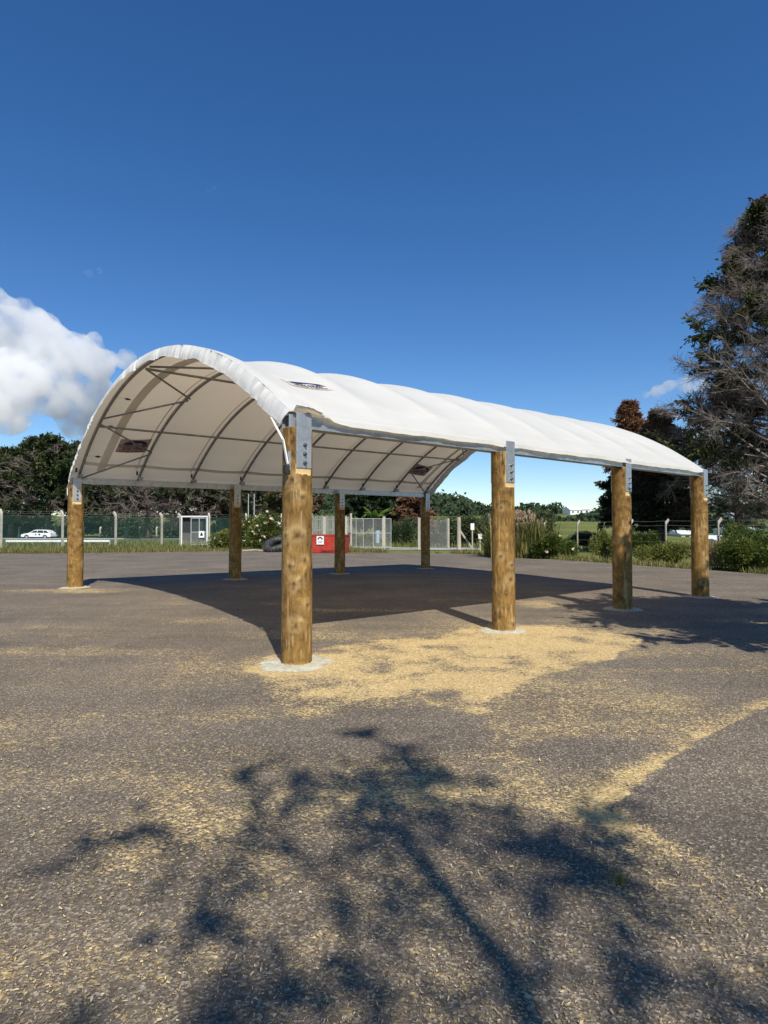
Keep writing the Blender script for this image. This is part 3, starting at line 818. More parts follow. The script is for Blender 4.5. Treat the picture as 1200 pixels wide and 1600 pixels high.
def leaf_mesh(name, C, D, size, aspect, tint, mat, g, flat=0.0):
    """one bent leaf (or spray) per centre C, along axis D"""
    n = len(C); size = np.broadcast_to(size, (n,)) * g.lognormal(0, .25, n)
    D = D + g.normal(0, .25, (n, 3)); D /= np.linalg.norm(D, axis=1, keepdims=True)
    r = g.normal(0, 1, (n, 3)); r[:, 2] *= (1 - flat); S_ = np.cross(D, r); S_ /= np.linalg.norm(S_, axis=1, keepdims=True) + 1e-9
    L = size[:, None] / 2; Wd = L * aspect
    Nn = np.cross(D, S_)
    q = [C - D * L + S_ * Wd * .35, C - D * L * .1 + S_ * Wd + Nn * Wd * .2, C + D * L, C - D * L * .2 - S_ * Wd]
    return np_mesh(name, np.stack(q, 1).reshape(-1, 3), np.arange(n * 4).reshape(-1, 4), mat, attrs={'tint': ('FACE', tint)})


def tree(name, label, cat, pos, H, tr, z0, prof, nl, seed, rise=.35, nsub=9, sublen=.4, ntw=4, twlen=.5, leaf_per=8, leaf=.3, aspect=.4,
         tint=None, mat=None, wood=None, trunkmat=None, lean=(0, 0), group=None, droop=.1, tw_r=.008, lr=.05, azim=None, sides=3):
    g = np.random.default_rng(seed); U = lambda a=0.0, b=1.0: float(g.uniform(a, b))
    t = empty(name, (pos[0], pos[1], pos[2] if len(pos) > 2 else float(terrain(pos[0], pos[1])) - .05)); tag(t, label, cat, group)
    K = 10; ctr = [Vector((lean[0] * H * (i / K) ** 1.4 + .03 * H * .25 * float(g.normal()) * (0 < i < K), lean[1] * H * (i / K) ** 1.4 + .008 * H * float(g.normal()) * (0 < i < K), H * i / K)) for i in range(K + 1)]
    MB().tube(ctr, [tr * (1.25 if i == 0 else 1.0) * (1 - .93 * (i / K) ** .9) + .006 for i in range(K + 1)], 10).build('trunk', trunkmat or M['bark'], t, smooth=True)

    def at_h(z):
        f = max(0, min(K - 1e-6, z / H * K)); i = int(f); return ctr[i].lerp(ctr[i + 1], f - i)
    segs = []; LC = []; LD = []; LT = []
    for k in range(nl):
        h = z0 + (H * .985 - z0) * ((k + U(0, .9)) / nl) ** .9; h01 = h / H
        az = (k * 2.39996 + U(-.5, .5)) if azim is None else azim(k, g)
        L = prof((h - z0) / (H - z0)) * U(.72, 1.12)
        if L < .15: L = .15
        el = rise * U(.4, 1.5)
        d = Vector((math.cos(az) * math.cos(el), math.sin(az) * math.cos(el), math.sin(el)))
        p = at_h(h); n = 6; r0 = max(.01, min(tr * .45, lr * (.3 + L / 5)))
        nodes = [(p.copy(), d.copy())]
        for i in range(n):
            q = p + d * (L / n)
            ra, rb = r0 * (1 - .85 * i / n), r0 * (1 - .85 * (i + 1) / n)
            segs.append((*p, *q, ra, rb)); p = q
            d = (d + Vector((U(-.16, .16), U(-.16, .16), U(-.12, .16) - droop * .3))).normalized(); nodes.append((p.copy(), d.copy()))
        tv = tint(h01, g, az) if tint else None
        for s in range(nsub):
            f = (.22 + .78 * (s + U()) / nsub) * n; i = min(n - 1, int(f)); bp = nodes[i][0].lerp(nodes[i + 1][0], f - i); bd = nodes[i + 1][1]
            rv = Vector((U(-1, 1), U(-1, 1), U(-.8, .8))); sd = (bd * .75 + rv.normalized() * .85 + Vector((0, 0, -droop))).normalized()
            sl = sublen * L * U(.45, 1.1) * (1.15 - .6 * f / n)
            sp_, dd = bp.copy(), sd; m = 3
            for j in range(m):
                q = sp_ + dd * (sl / m); rs = max(tw_r, r0 * .32 * (1 - .3 * j))
                segs.append((*sp_, *q, rs, max(tw_r * .8, rs * .7)))
                for w in range(ntw):
                    b0 = sp_.lerp(q, U()); td = (dd * .8 + Vector((U(-1, 1), U(-1, 1), U(-.9, .9))) * .8).normalized(); tl = twlen * U(.4, 1.2)
                    b1 = b0 + td * tl
                    segs.append((*b0, *b1, tw_r, tw_r * .5))
                    if tv is not None:
                        tvv = tv + U(-.10, .10)
                        for _ in range(leaf_per):
                            c_ = b0.lerp(b1, U(.1, 1.1)); LC.append((c_.x + U(-.5, .5) * leaf, c_.y + U(-.5, .5) * leaf, c_.z + U(-.4, .4) * leaf)); LD.append((td.x, td.y, td.z - .2)); LT.append(tvv + U(-.06, .06))
                sp_ = q; dd = (dd + Vector((U(-.25, .25), U(-.25, .25), U(-.2, .2) - droop * .3))).normalized()
    b = link('branches', seg_mesh('branches', segs, wood or M['deadwood'], sides), t); b['kind'] = 'stuff'
    if LC:
        c = link('crown', leaf_mesh('crown', np.array(LC), np.array(LD), leaf, aspect, np.array(LT), mat, g), t); c['kind'] = 'stuff'
    return t, len(segs), len(LC)


M['conifer'] = mat_leaf('conifer_leaf', [(0, (.012, .022, .010)), (.35, (.028, .045, .014)), (.6, (.055, .075, .02)), (.78, (.10, .085, .03)), (.9, (.13, .075, .035)), (1, (.115, .05, .028))], trans=.07)
M['rust'] = mat_leaf('rust_leaf', [(0, (.02, .025, .013)), (.4, (.05, .055, .022)), (.6, (.10, .055, .03)), (.85, (.16, .07, .04)), (1, (.20, .10, .05))], trans=.2)
M['shrub'] = mat_leaf('shrub_leaf', [(0, (.03, .055, .012)), (.4, (.09, .13, .025)), (.7, (.18, .205, .045)), (1, (.29, .27, .085))], trans=.35)
M['hedge'] = mat_leaf('hedge_leaf', [(0, (.025, .045, .025)), (.5, (.06, .09, .04)), (1, (.11, .14, .06))], trans=.25)
M['dry'] = mat_leaf('dry_stalk', [(0, (.16, .12, .05)), (.4, (.28, .21, .10)), (.7, (.38, .27, .17)), (1, (.46, .35, .26))], trans=.25)
M['grass'] = mat_leaf('grass_blade', [(0, (.07, .11, .02)), (.4, (.14, .17, .035)), (.7, (.26, .23, .08)), (1, (.42, .34, .17))], trans=.35, nscale=.25)
M['petal'] = mat_leaf('petal', [(0, (.75, .40, .25)), (.5, (.80, .62, .38)), (1, (.82, .78, .66))], trans=.3)
M['banana'] = mat_leaf('banana_leaf', [(0, (.06, .11, .015)), (1, (.16, .24, .04))], trans=.4)

M['browntwig'] = mat_simple('brown_twigs', (.12, .085, .07), rough=.95, var=.5, scale=.9, bump=.3)
# dying macrocarpa at the right edge
def dying(h01, g, az):
    r = g.random()
    if h01 > .80: return .93 if r < .30 else (.5 if r < .36 else None)
    if h01 > .70: return .5 if r < .32 else None
    if h01 > .40: return .6 if r < .14 else (.9 if r < .15 else None)
    return .62 if r < .12 else (.92 if r < .18 else None)


def dprof(t):
    return float(np.interp(t, [0, .12, .3, .42, .55, .7, .85, 1], [4.2, 5.4, 5.9, 5.6, 4.3, 3.2, 2.3, .3]))


tree('macrocarpa_tree', 'tall half-dead conifer with bare grey twigs at the right edge', 'tree', (px(1212, 30.0), 30.0), 18.6, .42, 1.6, dprof, 150, 11, rise=.42, nsub=11, sublen=.40,
     ntw=8, twlen=.62, leaf_per=8, leaf=.20, aspect=.42, tint=dying, mat=M['conifer'], wood=M['deadwood'], tw_r=.011, lr=.055, droop=.05)
tree('macrocarpa_tree', 'dark dead-branched conifer behind the tall half-dead one, low at the right edge', 'tree', (px(1150, 36.0), 36.0), 11.0, .30, 1.5,
     lambda t: float(np.interp(t, [0, .3, .7, 1], [3.6, 3.8, 2.4, .3])), 80, 12, rise=.30, nsub=9, sublen=.42, ntw=6, twlen=.6, leaf_per=6, leaf=.2, aspect=.42,
     tint=lambda h, g, az: (.35 if g.random() < .10 else (.93 if g.random() < .22 else None)), mat=M['conifer'], wood=M['browntwig'], tw_r=.011)


# two rusty conifers behind the far right posts
def rusty(h01, g, az):
    return float(np.interp(h01, [0, .45, .6, .8, 1], [.42, .45, .72, .95, 1.0]))


for lab, (x, y), H, sd, w in (('left one of two rust-brown conifers behind the far right posts', (px(986, 44), 44.0), zz(627, 44) + .1, 21, 2.25),
                              ('right one of two rust-brown conifers, its dark trunk between the last two posts', (px(1032, 39), 39.0), zz(643, 39) + .1, 22, 2.2)):
    tree('conifer_tree', lab, 'tree', (x, y), H, .36, 1.9, lambda t: float(np.interp(t, [0, .25, .55, .8, .93, 1], [w * 1.1, w * 1.05, w * .72, w * .42, w * .22, .12])), 130, sd, rise=.12, nsub=8, sublen=.34,
         ntw=4, twlen=.38, leaf_per=9, leaf=.20, aspect=.34, tint=rusty, mat=M['rust'], wood=M['darktwig'], trunkmat=M['bark'], group='rust-brown conifers', droop=.25, tw_r=.009)


# row of old conifers beyond the road
def mixg(h01, g, az):
    r = g.random()
    if h01 < .42: return .35 if r < .35 else (.9 if r < .45 else None)
    return (.46 if r < .55 else (.64 if r < .74 else None))


def greyish(h01, g, az):
    return .40 if g.random() < .28 else None


rowprof = lambda W_: (lambda t: float(np.interp(t, [0, .15, .4, .65, .85, 1], [W_ * .75, W_, W_ * .95, W_ * .75, W_ * .45, W_ * .1])))
ROW = [(-35, 92, 700, 5.5, 'g', 'conifer at the far left behind the fence, partly out of frame'), (18, 90, 704, 5.0, 'g', 'dark conifer with a pointed top left of the tallest one in the row'),
       (76, 88, 688, 6.2, 'g', 'tallest dark conifer behind the white car'), (122, 92, 697, 5.5, 'g', 'dark conifer just behind the front left post'),
       (178, 84, 742, 5.6, 'd', 'grey bare-branched conifer right of the front left post'), (232, 80, 735, 5.4, 'd', 'grey bare-branched conifer left of the framed gate'),
       (288, 84, 728, 5.6, 'm', 'mixed green and grey conifer behind the framed gate'), (345, 88, 715, 6, 'g', 'dark conifer behind the second left post'),
       (405, 82, 722, 5.6, 'g', 'dark conifer behind the flowering bush'), (458, 86, 728, 4.6, 'g', 'dark conifer behind the near right post')]
for u, Y, v, Wd, kd, lab in ROW:
    tree('conifer_tree', lab, 'tree', (px(u, Y), Y), zz(v, Y), .45, 2.2 if kd == 'g' else 1.8, rowprof(Wd), 92 if kd != 'd' else 110, int(u + 500), rise=.38, nsub=7, sublen=.42, ntw=3, twlen=.9,
         leaf_per=10 if kd == 'g' else 6, leaf=.42, aspect=.5, tint={'g': mixg, 'd': greyish, 'm': lambda h, g, az: .4 if g.random() < .5 else None}[kd], mat=M['conifer'], wood=M['deadwood'],
         group='conifer row beyond the road', tw_r=.028, lr=.07, droop=.02)
tree('conifer_tree', 'dark broad conifer behind the banana plant', 'tree', (px(588, 70), 70.0), zz(742, 70), .4, 1.6, rowprof(4.6), 90, 401, rise=.35, nsub=7, sublen=.42, ntw=3, twlen=.8, leaf_per=7,
     leaf=.45, aspect=.5, tint=lambda h, g, az: .22, mat=M['conifer'], wood=M['darktwig'], tw_r=.02)
tree('broadleaf_tree', 'small reddish-brown tree beside the far left post', 'tree', (px(646, 58), 58.0), zz(768, 58), .14, .9, rowprof(2.0), 46, 402, rise=.6, nsub=7, sublen=.45, ntw=3, twlen=.5, leaf_per=6,
     leaf=.25, aspect=.55, tint=lambda h, g, az: .8 + .15 * float(g.random()), mat=M['rust'], wood=M['deadwood'], tw_r=.014)

# trees behind and beside the camera: their shadows fall on the asphalt
SHD = 1.0 / math.tan(SUN_EL); SD = np.array([math.sin(SUN_ROT), math.cos(SUN_ROT)])


def caster(gx_, gy_, z):            # where a leaf at height z must hang to shade ground point (gx_, gy_)
    return np.array([gx_, gy_]) + SD * SHD * z


tree('macrocarpa_tree', 'leafy conifer behind the viewpoint shading the near asphalt', 'tree', (*caster(-.15, 3.8, 9.4), 0), 9.4, .22, 3.6,
     lambda t: float(np.interp(t, [0, .3, .6, .75, .9, 1], [2.2, 2.3, 1.9, 1.6, .9, .2])), 40, 51, rise=.45, nsub=5, sublen=.36, ntw=2, twlen=.34, leaf_per=5, leaf=.13, aspect=.4,
     tint=lambda h, g, az: .4 if g.random() < .48 else None, mat=M['conifer'], wood=M['bark'], tw_r=.007, lr=.035)
tree('macrocarpa_tree', 'broad conifer right of the view shading the asphalt by the third post', 'tree', (*caster(6.7, 9.6, 4.6), 0), 7.4, .30, 2.9,
     lambda t: float(np.interp(t, [0, .3, .6, .85, 1], [2.6, 3.0, 2.6, 1.6, .4])), 58, 52, rise=.26, nsub=8, sublen=.42, ntw=4, twlen=.55, leaf_per=7, leaf=.24, aspect=.4,
     tint=lambda h, g, az: .4 if g.random() < .8 else None, mat=M['conifer'], wood=M['bark'], tw_r=.012)


def bush(name, label, cat, pos, rx, ry, h, n, size, seed, mat, tint=(.2, .8), flowers=0, fsize=.1, group=None, aspect=.5, stems=14, ftint=(0, 1), lumps=9):
    g = np.random.default_rng(seed)
    t = empty(name, (pos[0], pos[1], float(terrain(pos[0], pos[1])) - .04)); tag(t, label, cat, group)
    # lumps that make up the outline
    lc = np.stack([g.uniform(-.62, .62, lumps) * rx, g.uniform(-.6, .6, lumps) * ry, g.uniform(.28, .68, lumps) * h], -1); lr_ = g.uniform(.30, .46, lumps)
    k = g.integers(0, lumps, n); d = g.normal(0, 1, (n, 3)); d /= np.linalg.norm(d, axis=1, keepdims=True)
    rr = g.random(n) ** .45
    C = lc[k] + d * (rr * lr_[k])[:, None] * np.array([rx, ry, h * .95]) * 1.05
    C[:, 2] = np.abs(C[:, 2]); C += .25 * size * g.normal(0, 1, (n, 3)); C[:, 2] = np.maximum(C[:, 2], .03)
    tn = g.uniform(*tint, n) * .6 + .4 * (tint[0] + (tint[1] - tint[0]) * ((np.sin(k * 7.3) + 1) / 2))
    c = link('foliage', leaf_mesh('foliage', C, d + np.array([0, 0, .35]), size, aspect, tn, mat, g), t); c['kind'] = 'stuff'
    segs = []
    for i in range(stems):
        e = C[g.integers(0, n)]; a = np.array([e[0] * .25, e[1] * .25, 0]); mid = a * .5 + e * .5 + np.array([0, 0, .12 * h])
        segs += [(*a, *mid, .02, .014), (*mid, *e, .014, .006)]
    s = link('stems', seg_mesh('stems', segs, M['bark'], 4), t); s['kind'] = 'stuff'
    if flowers:
        top = np.where((rr > .8) & (d[:, 1] < .4) & (C[:, 2] > .25 * h))[0]; f = g.choice(top, min(flowers, len(top)), replace=False)
        FC = np.repeat(C[f] + d[f] * .06, 3, 0) + g.normal(0, fsize * .25, (len(f) * 3, 3))
        ft = np.repeat(g.uniform(*ftint, len(f)), 3)
        fl = link('flowers', leaf_mesh('flowers', FC, g.normal(0, 1, FC.shape), fsize, .8, ft, M['petal'], g), t); fl['kind'] = 'stuff'
    return t


bush('flowering_bush', 'large bush with cream and orange flowers beside the tractor tyre', 'bush', (px(395, 41), 41.0), 2.3, 1.5, 2.75, 15000, .15, 61, M['shrub'], (.1, .85), 150, .17, lumps=13)
bush('flowering_bush', 'lower left bush with a few cream flowers right of the framed gate', 'bush', (px(347, 42), 42.0), 1.3, 1.2, 1.5, 6000, .15, 62, M['shrub'], (.2, .95), 30, .13)
bush('shrub', 'low dark shrub with pale blooms at the foot of the pampas clump', 'bush', (px(862, 29.8), 29.8), 1.45, .9, 1.35, 9000, .11, 63, M['shrub'], (.05, .6), 16, .12)
bush('shrub', 'dense green shrub at the right edge of the car park', 'bush', (px(1190, 21.2), 21.2), 1.35, 1.2, 1.55, 16000, .085, 64, M['shrub'], (.05, .8), lumps=12)
bush('shrub', 'dull green shrub behind the edge shrub on the right', 'bush', (px(1172, 24.0), 24.0), 1.3, 1.0, 1.9, 9000, .09, 65, M['shrub'], (.05, .6))
bush('dry_shrub', 'dry pinkish-brown weedy shrub right of the last post', 'bush', (px(1126, 22.8), 22.8), .75, .7, 1.2, 6000, .10, 66, M['dry'], (.1, .9), aspect=.22)
bush('shrub', 'yellow-green low shrub between the last two posts', 'bush', (px(1058, 25.2), 25.2), .9, .7, 1.15, 6500, .085, 67, M['shrub'], (.4, 1.0))
bush('shrub', 'yellow-green low shrub at the foot of the dark conifer trunk', 'bush', (px(1012, 27.0), 27.0), 1.0, .8, .95, 6000, .085, 68, M['shrub'], (.45, 1.0))
bush('shrub', 'pale leafy shrub left of the third post', 'bush', (px(945, 30.0), 30.0), .8, .7, 1.5, 5000, .10, 69, M['shrub'], (.4, 1.0))
bush('shrub', 'leafy shrub in front of the dark conifer trunk', 'bush', (px(1003, 33.0), 33.0), 1.0, .8, 1.9, 6500, .11, 70, M['shrub'], (.2, .85))
for i, (u, Y, w, h) in enumerate(((705, 62, 3.4, 3.2), (748, 60, 3.2, 3.6), (790, 58, 3.0, 3.4))):
    bush('hedge_bush', ('blue-green hedge bush right of the far left post', 'blue-green hedge bush behind the two small white signs', 'blue-green hedge bush behind the second right post')[i], 'hedge', (px(u, Y), Y), w, 1.4, h, 9000, .22, 71 + i, M['hedge'], (.1, .8), group='hedge behind the strainer post')
for i, (u, Y, w, h, lab) in enumerate(((512, 52, 2.2, 2.7, 'pale rounded bush behind the picket gate'), (560, 50, 1.4, 1.3, 'pale weedy bush behind the pipe gate'), (682, 50, 2.0, 1.4, 'brown-green scrub right of the pipe gate'),
                                       (625, 54, 1.8, 2.6, 'dark green bush left of the far left post'), (918, 46, 1.8, 1.3, 'grey-green scrub bush behind the right fence'), (845, 42, 1.2, 3.0, 'dark green bush rising behind the pampas clump'))):
    bush('scrub_bush', lab, 'bush', (px(u, Y), Y), w, 1.0, h, 6000, .18, 81 + i, M['shrub'] if i in (0, 1) else M['hedge'], (.3, 1.0))
for i, (u, Y, w, h, lab) in enumerate(((20, 100, 6, 5.2, 'dark bush under the row left of the white car'), (110, 102, 7, 4.6, 'dark bush under the row behind the white car'), (205, 98, 6, 5.0, 'dark bush under the grey conifers'), (290, 96, 6, 4.5, 'dark bush under the row behind the framed gate'),
                                       (370, 96, 7, 6.0, 'dark bush under the row behind the second left post'), (450, 92, 6, 5.5, 'dark bush under the row behind the near right post'))):
    bush('undergrowth_bush', lab, 'bush', (px(u, Y), Y), w, 2.0, h * .62, 5000, .45, 95 + i, M['hedge'], (.0, .7), group='undergrowth below the conifer row')


def blades(name, label, cat, X, Y, hgt, wdt, seed, mat, tint, lean=.35, kind='stuff', parent=None, z=None):
    g = np.random.default_rng(seed); n = len(X); hh = hgt * g.lognormal(0, .3, n).clip(.4, 1.6); az = g.random(n) * 2 * math.pi; ln = np.abs(g.normal(0, lean, n)) * hh
    Z = terrain(X, Y) - .05 if z is None else z
    b = np.stack([X, Y, Z + 0 * X], -1); dirv = np.stack([np.cos(az), np.sin(az), 0 * az], -1); side = np.stack([-np.sin(az), np.cos(az), 0 * az], -1)
    w = (wdt * g.lognormal(0, .3, n))[:, None]
    m_ = b + dirv * (ln * .35)[:, None] + np.stack([0 * hh, 0 * hh, hh * .6], -1); t = b + dirv * ln[:, None] + np.stack([0 * hh, 0 * hh, hh], -1)
    V = np.stack([b - side * w / 2, b + side * w / 2, m_ + side * w * .35, m_ - side * w * .35, t + side * w * .05, t - side * w * .05], 1).reshape(-1, 3)
    i = np.arange(n)[:, None] * 6; Fc = np.concatenate([i + np.array([[0, 1, 2, 3]]), i + np.array([[3, 2, 4, 5]])], 0)
    tn = g.uniform(*tint, n); o_ = link(name, np_mesh(name, V, Fc, mat, attrs={'tint': ('FACE', np.concatenate([tn, tn]))}), parent)
    if parent is None: tag(o_, label, cat, kind=kind)
    else: o_['kind'] = 'stuff'
    return o_


g0 = np.random.default_rng(5)
n = 60000
X = g0.uniform(-34, 17.5, n); out = np.abs(g0.normal(0, 1.6, n)); Yb = yedge(X) + out - .15
clump = fbm(np.stack([X * 1.1, Yb * 1.1, 0 * X], -1), 4, 3) > -.12
X, Yb = X[clump], Yb[clump]
dr = ~((X > .3) & (X < 5.3) & (Yb > 36.3)); X, Yb = X[dr], Yb[dr]
blades('verge_grass', 'rough dry grass along the far edge of the asphalt', 'grass', X, Yb, .22, .035, 6, M['grass'], (.15, 1.0))
n = 26000; X = g0.uniform(-48, 40, n); Yb = g0.uniform(38, 60, n); ok = (Yb > yedge(X) + 2.0) & ~((X > -2.5) & (X < 6.5) & (Yb < 47))
blades('field_grass', 'longer tufty grass between the fence and the road', 'grass', X[ok], Yb[ok], .32, .06, 8, M['grass'], (.05, .8))
n = 6000; X = px(1, 1) * 0 + g0.uniform(-30, -15, n); Yb = yedge(X) + 1.5 + np.abs(g0.normal(0, 1.0, n))
blades('dry_weeds', 'tall dry weeds at the foot of the left fence', 'grass', X, Yb, .34, .03, 9, M['grass'], (.3, 1.0))

# pampas clump
t = empty('pampas_grass', (px(812, 31.5), 31.5, .0)); tag(t, 'tall pampas grass clump with pinkish plumes beside the second right post', 'grass clump')
n = 2600; aX = g0.normal(0, .85, n).clip(-1.7, 1.7); aY = g0.normal(0, .5, n)
blades('leaf_blades', '', '', aX, aY, 1.35, .06, 10, M['grass'], (.25, .85), .45, parent=t, z=0)
segs = []; PC = []; PD = []; PT = []
for i in range(90):
    x, y = g0.normal(-.25, .6), g0.normal(0, .4); h = g0.uniform(1.6, 2.15); lx_, ly_ = g0.normal(0, .16), g0.normal(0, .1)
    segs.append((x, y, 0, x + lx_, y + ly_, h, .012, .006))
    for k in range(34):
        f = g0.uniform(.0, 1); PC.append((x + lx_ * (1 + .2 * f) + g0.normal(0, .035), y + ly_ + g0.normal(0, .035), h - .1 + f * .5)); PD.append((lx_ * .5, 0, 1)); PT.append(g0.uniform(.55, 1))
o = link('stalks', seg_mesh('stalks', segs, M['timber']), t); o['kind'] = 'stuff'
o = link('plumes', leaf_mesh('plumes', np.array(PC), np.array(PD), .19, .3, np.array(PT), M['dry'], g0), t); o['kind'] = 'stuff'


# banana plant behind the pipe gate: each big leaf a part of its own
def banana(pos, h, nleaf, seed, label):
    g = np.random.default_rng(seed); t = empty('banana_plant', (pos[0], pos[1], 0)); tag(t, label, 'plant', 'banana plants')
    MB().tube([(0, 0, -.1), (.05, 0, h * .3), (.03, 0, h * .62)], [.16, .13, .09], 8).build('stem', M['shrubstem'], t, smooth=True)
    for k in range(nleaf):
        az = k * 2.4 + g.uniform(-.3, .3); el = g.uniform(.35, 1.25); L = h * g.uniform(.42, .62); W_ = .30 * g.uniform(.8, 1.2)
        d = np.array([math.cos(az), math.sin(az)]); V = []; m = 9
        for i in range(m):
            f = i / (m - 1); e2 = el - 1.5 * f * f; r_ = L * f * math.cos(el * .75); zt = h * .58 + L * (math.sin(el) * f - .38 * f * f)
            w = W_ * math.sin(math.pi * (.08 + .92 * f)) ** .6 * (1 - .25 * f) * (.15 if i == 0 else 1)
            c_ = np.array([d[0] * r_, d[1] * r_, zt]); s_ = np.array([-d[1], d[0], 0])
            V += [tuple(c_ + s_ * w - np.array([0, 0, w * .5])), tuple(c_), tuple(c_ - s_ * w - np.array([0, 0, w * .5]))]
        Fc = [(3 * i + j, 3 * i + 3 + j, 3 * i + 4 + j, 3 * i + 1 + j) for i in range(m - 1) for j in (0, 1)]
        lf = MB().raw(V, Fc).build('leaf', M['banana'], t, smooth=True)
        a = lf.data.attributes.new('tint', 'FLOAT', 'FACE'); a.data.foreach_set('value', np.full(len(Fc), g.uniform(0, 1), np.float32))


M['shrubstem'] = mat_simple('green_stem', (.16, .17, .06), rough=.7, var=.3)
banana((px(586, 56), 56.0), 4.3, 11, 3, 'tall banana plant standing above the pipe gate')
banana((px(560, 57), 57.0), 3.3, 8, 4, 'shorter banana plant between the second far post and the pipe gate')
banana((px(500, 58), 58.0), 3.6, 8, 5, 'banana plant behind the picket gate')

# weed growing through the asphalt
x, y = gp(968, 1380)
t = empty('weed', (x, y, .0)); tag(t, 'small pale weed growing through the near asphalt', 'weed')
blades('blades', '', '', g0.normal(0, .012, 46), g0.normal(0, .012, 46), .055, .004, 12, M['grass'], (.3, .9), .8, parent=t, z=.0)

# ---------------------------------------------------------------- fences and gates
def netting_mat(name, col, cover):
    m, n, l, b = new_mat(name); b.inputs['Base Color'].default_value = (*col, 1); b.inputs['Roughness'].default_value = .7
    tr = N(n, 'ShaderNodeBsdfTransparent'); mx = N(n, 'ShaderNodeMixShader')
    tc = N(n, 'ShaderNodeTexCoord'); t = N(n, 'ShaderNodeTexNoise', Scale=1.5, Detail=3.0); l.new(tc.outputs['Object'], t.inputs['Vector'])
    mr = N(n, 'ShaderNodeMapRange'); mr.inputs[3].default_value = cover * .7; mr.inputs[4].default_value = cover * 1.3; l.new(t.outputs['Fac'], mr.inputs[0])
    l.new(mr.outputs[0], mx.inputs[0]); l.new(tr.outputs[0], mx.inputs[1]); l.new(b.outputs[0], mx.inputs[2]); l.new(mx.outputs[0], n['Material Output'].inputs['Surface'])
    return m


M['netting'] = netting_mat('green_netting', (.12, .26, .22), .11)
M['wiremesh'] = netting_mat('grey_wire_mesh', (.38, .39, .38), .22)


def fence(name, label, pts, height, arm, mesh_to, mat_post, mesh_mat, w=.15, mesh=True, wires=(.0,), group=None):
    """pts: plan positions of posts"""
    t = empty(name, (pts[0][0], pts[0][1], 0)); tag(t, label, 'fence', group); o0 = Vector((pts[0][0], pts[0][1], 0)); tops = []
    for i, (x, y) in enumerate(pts):
        z0 = float(terrain(x, y)) - .15
        a = pts[max(0, i - 1)]; b = pts[min(len(pts) - 1, i + 1)]; ang = math.atan2(b[1] - a[1], b[0] - a[0])
        P = MB()
        k = [(-w / 2, 0), (w / 2, 0)]
        h = height
        prof = [(-w / 2, z0), (w / 2, z0), (w / 2, h - .02)] + ([(w / 2 + arm, h + arm * 1.1), (-w / 2 + arm + .02, h + arm * 1.1 + .10), (-w / 2, h + .10)] if arm else [(w / 2 - .02, h), (-w / 2 + .02, h), (-w / 2, h - .02)])
        nrm = Vector((-math.sin(ang), math.cos(ang), 0)); tn = Vector((math.cos(ang), math.sin(ang), 0)); c = Vector((x, y, 0)) - o0
        f = lambda s: (lambda u, v: c + nrm * u + tn * s * w / 2 + Vector((0, 0, v)))
        P.prism(prof, f(-1), f(1)).build('post', mat_post, t, bevel=.01)
        tops.append((c, nrm))
    for i in range(len(pts) - 1):
        (c0, n0), (c1, n1) = tops[i], tops[i + 1]
        if mesh:
            k = 6; V = []
            for j in range(k + 1):
                p = c0.lerp(c1, j / k) - n0 * (w / 2 + .01)
                V += [tuple(p + Vector((0, 0, .05))), tuple(p + Vector((0, 0, mesh_to)))]
            MB().raw(V, [(2 * j, 2 * j + 2, 2 * j + 3, 2 * j + 1) for j in range(k)]).build('mesh_panel', mesh_mat, t)
        for hz in wires:
            a_ = c0 + n0 * (arm * max(0, hz - height) / (arm * 1.1 + .01) if arm else 0) + Vector((0, 0, hz)); b_ = c1 + n1 * (arm * max(0, hz - height) / (arm * 1.1 + .01) if arm else 0) + Vector((0, 0, hz))
            MB().tube([a_, a_.lerp(b_, .5) - Vector((0, 0, .03)), b_], .003, 4).build('wire', M['greypaint'], t)
    return t


LF = [(-32.5, 28.5), (-28.9, 32.6), (px(2, 37.3), 37.3), (px(98, 40.2), 40.2), (px(181, 43.6), 43.6), (px(253, 47), 47.0), (px(282, 48.6), 48.6)]
fence('chain_link_fence', 'green netted fence with cranked concrete posts left of the framed gate', LF, 2.42, .26, 2.38, M['concrete'], M['netting'], .13, wires=(2.40, 2.55, 2.68))
fence('chain_link_fence', 'green netted fence stretch between the framed gate and the flowering bush', [(px(327, 47.5), 47.5), (px(385, 49), 49.0), (px(440, 50), 50.0), (px(474, 50), 50.0)], 2.42, .26, 2.38, M['concrete'], M['netting'], .13, wires=(2.40, 2.55, 2.68))
fence('wire_fence', 'grey mesh fence between the pipe gate and the strainer post', [(px(655, 41.5), 41.5), (px(668, 44), 44.0), (px(700, 45), 45.0)], 2.3, .0, 2.2, M['concrete'], M['wiremesh'], .16, wires=(2.28,))
fence('wire_fence', 'thin wire fence with cranked posts along the right verge', [(px(850, 36.5), 36.5), (px(902, 33.2), 33.2), (px(985, 30.4), 30.4), (px(1040, 28.2), 28.2), (px(1122, 25.2), 25.2), (px(1225, 22), 22.0)], 1.75, .17, 1.6, M['timber'], M['wiremesh'], .065, mesh=False, wires=(.5, .9, 1.3, 1.7, 1.92))
# far roadside fence: only its cranked posts show
fence('roadside_fence', 'distant low fence of small pale posts beyond the road', [(px(u, 92), 92.0) for u in (-40, 30, 88, 131, 157, 199, 218, 245, 268, 300, 330)], 1.35, .25, 1.2, M['concrete'], M['wiremesh'], .22, mesh=False, wires=(1.2,))

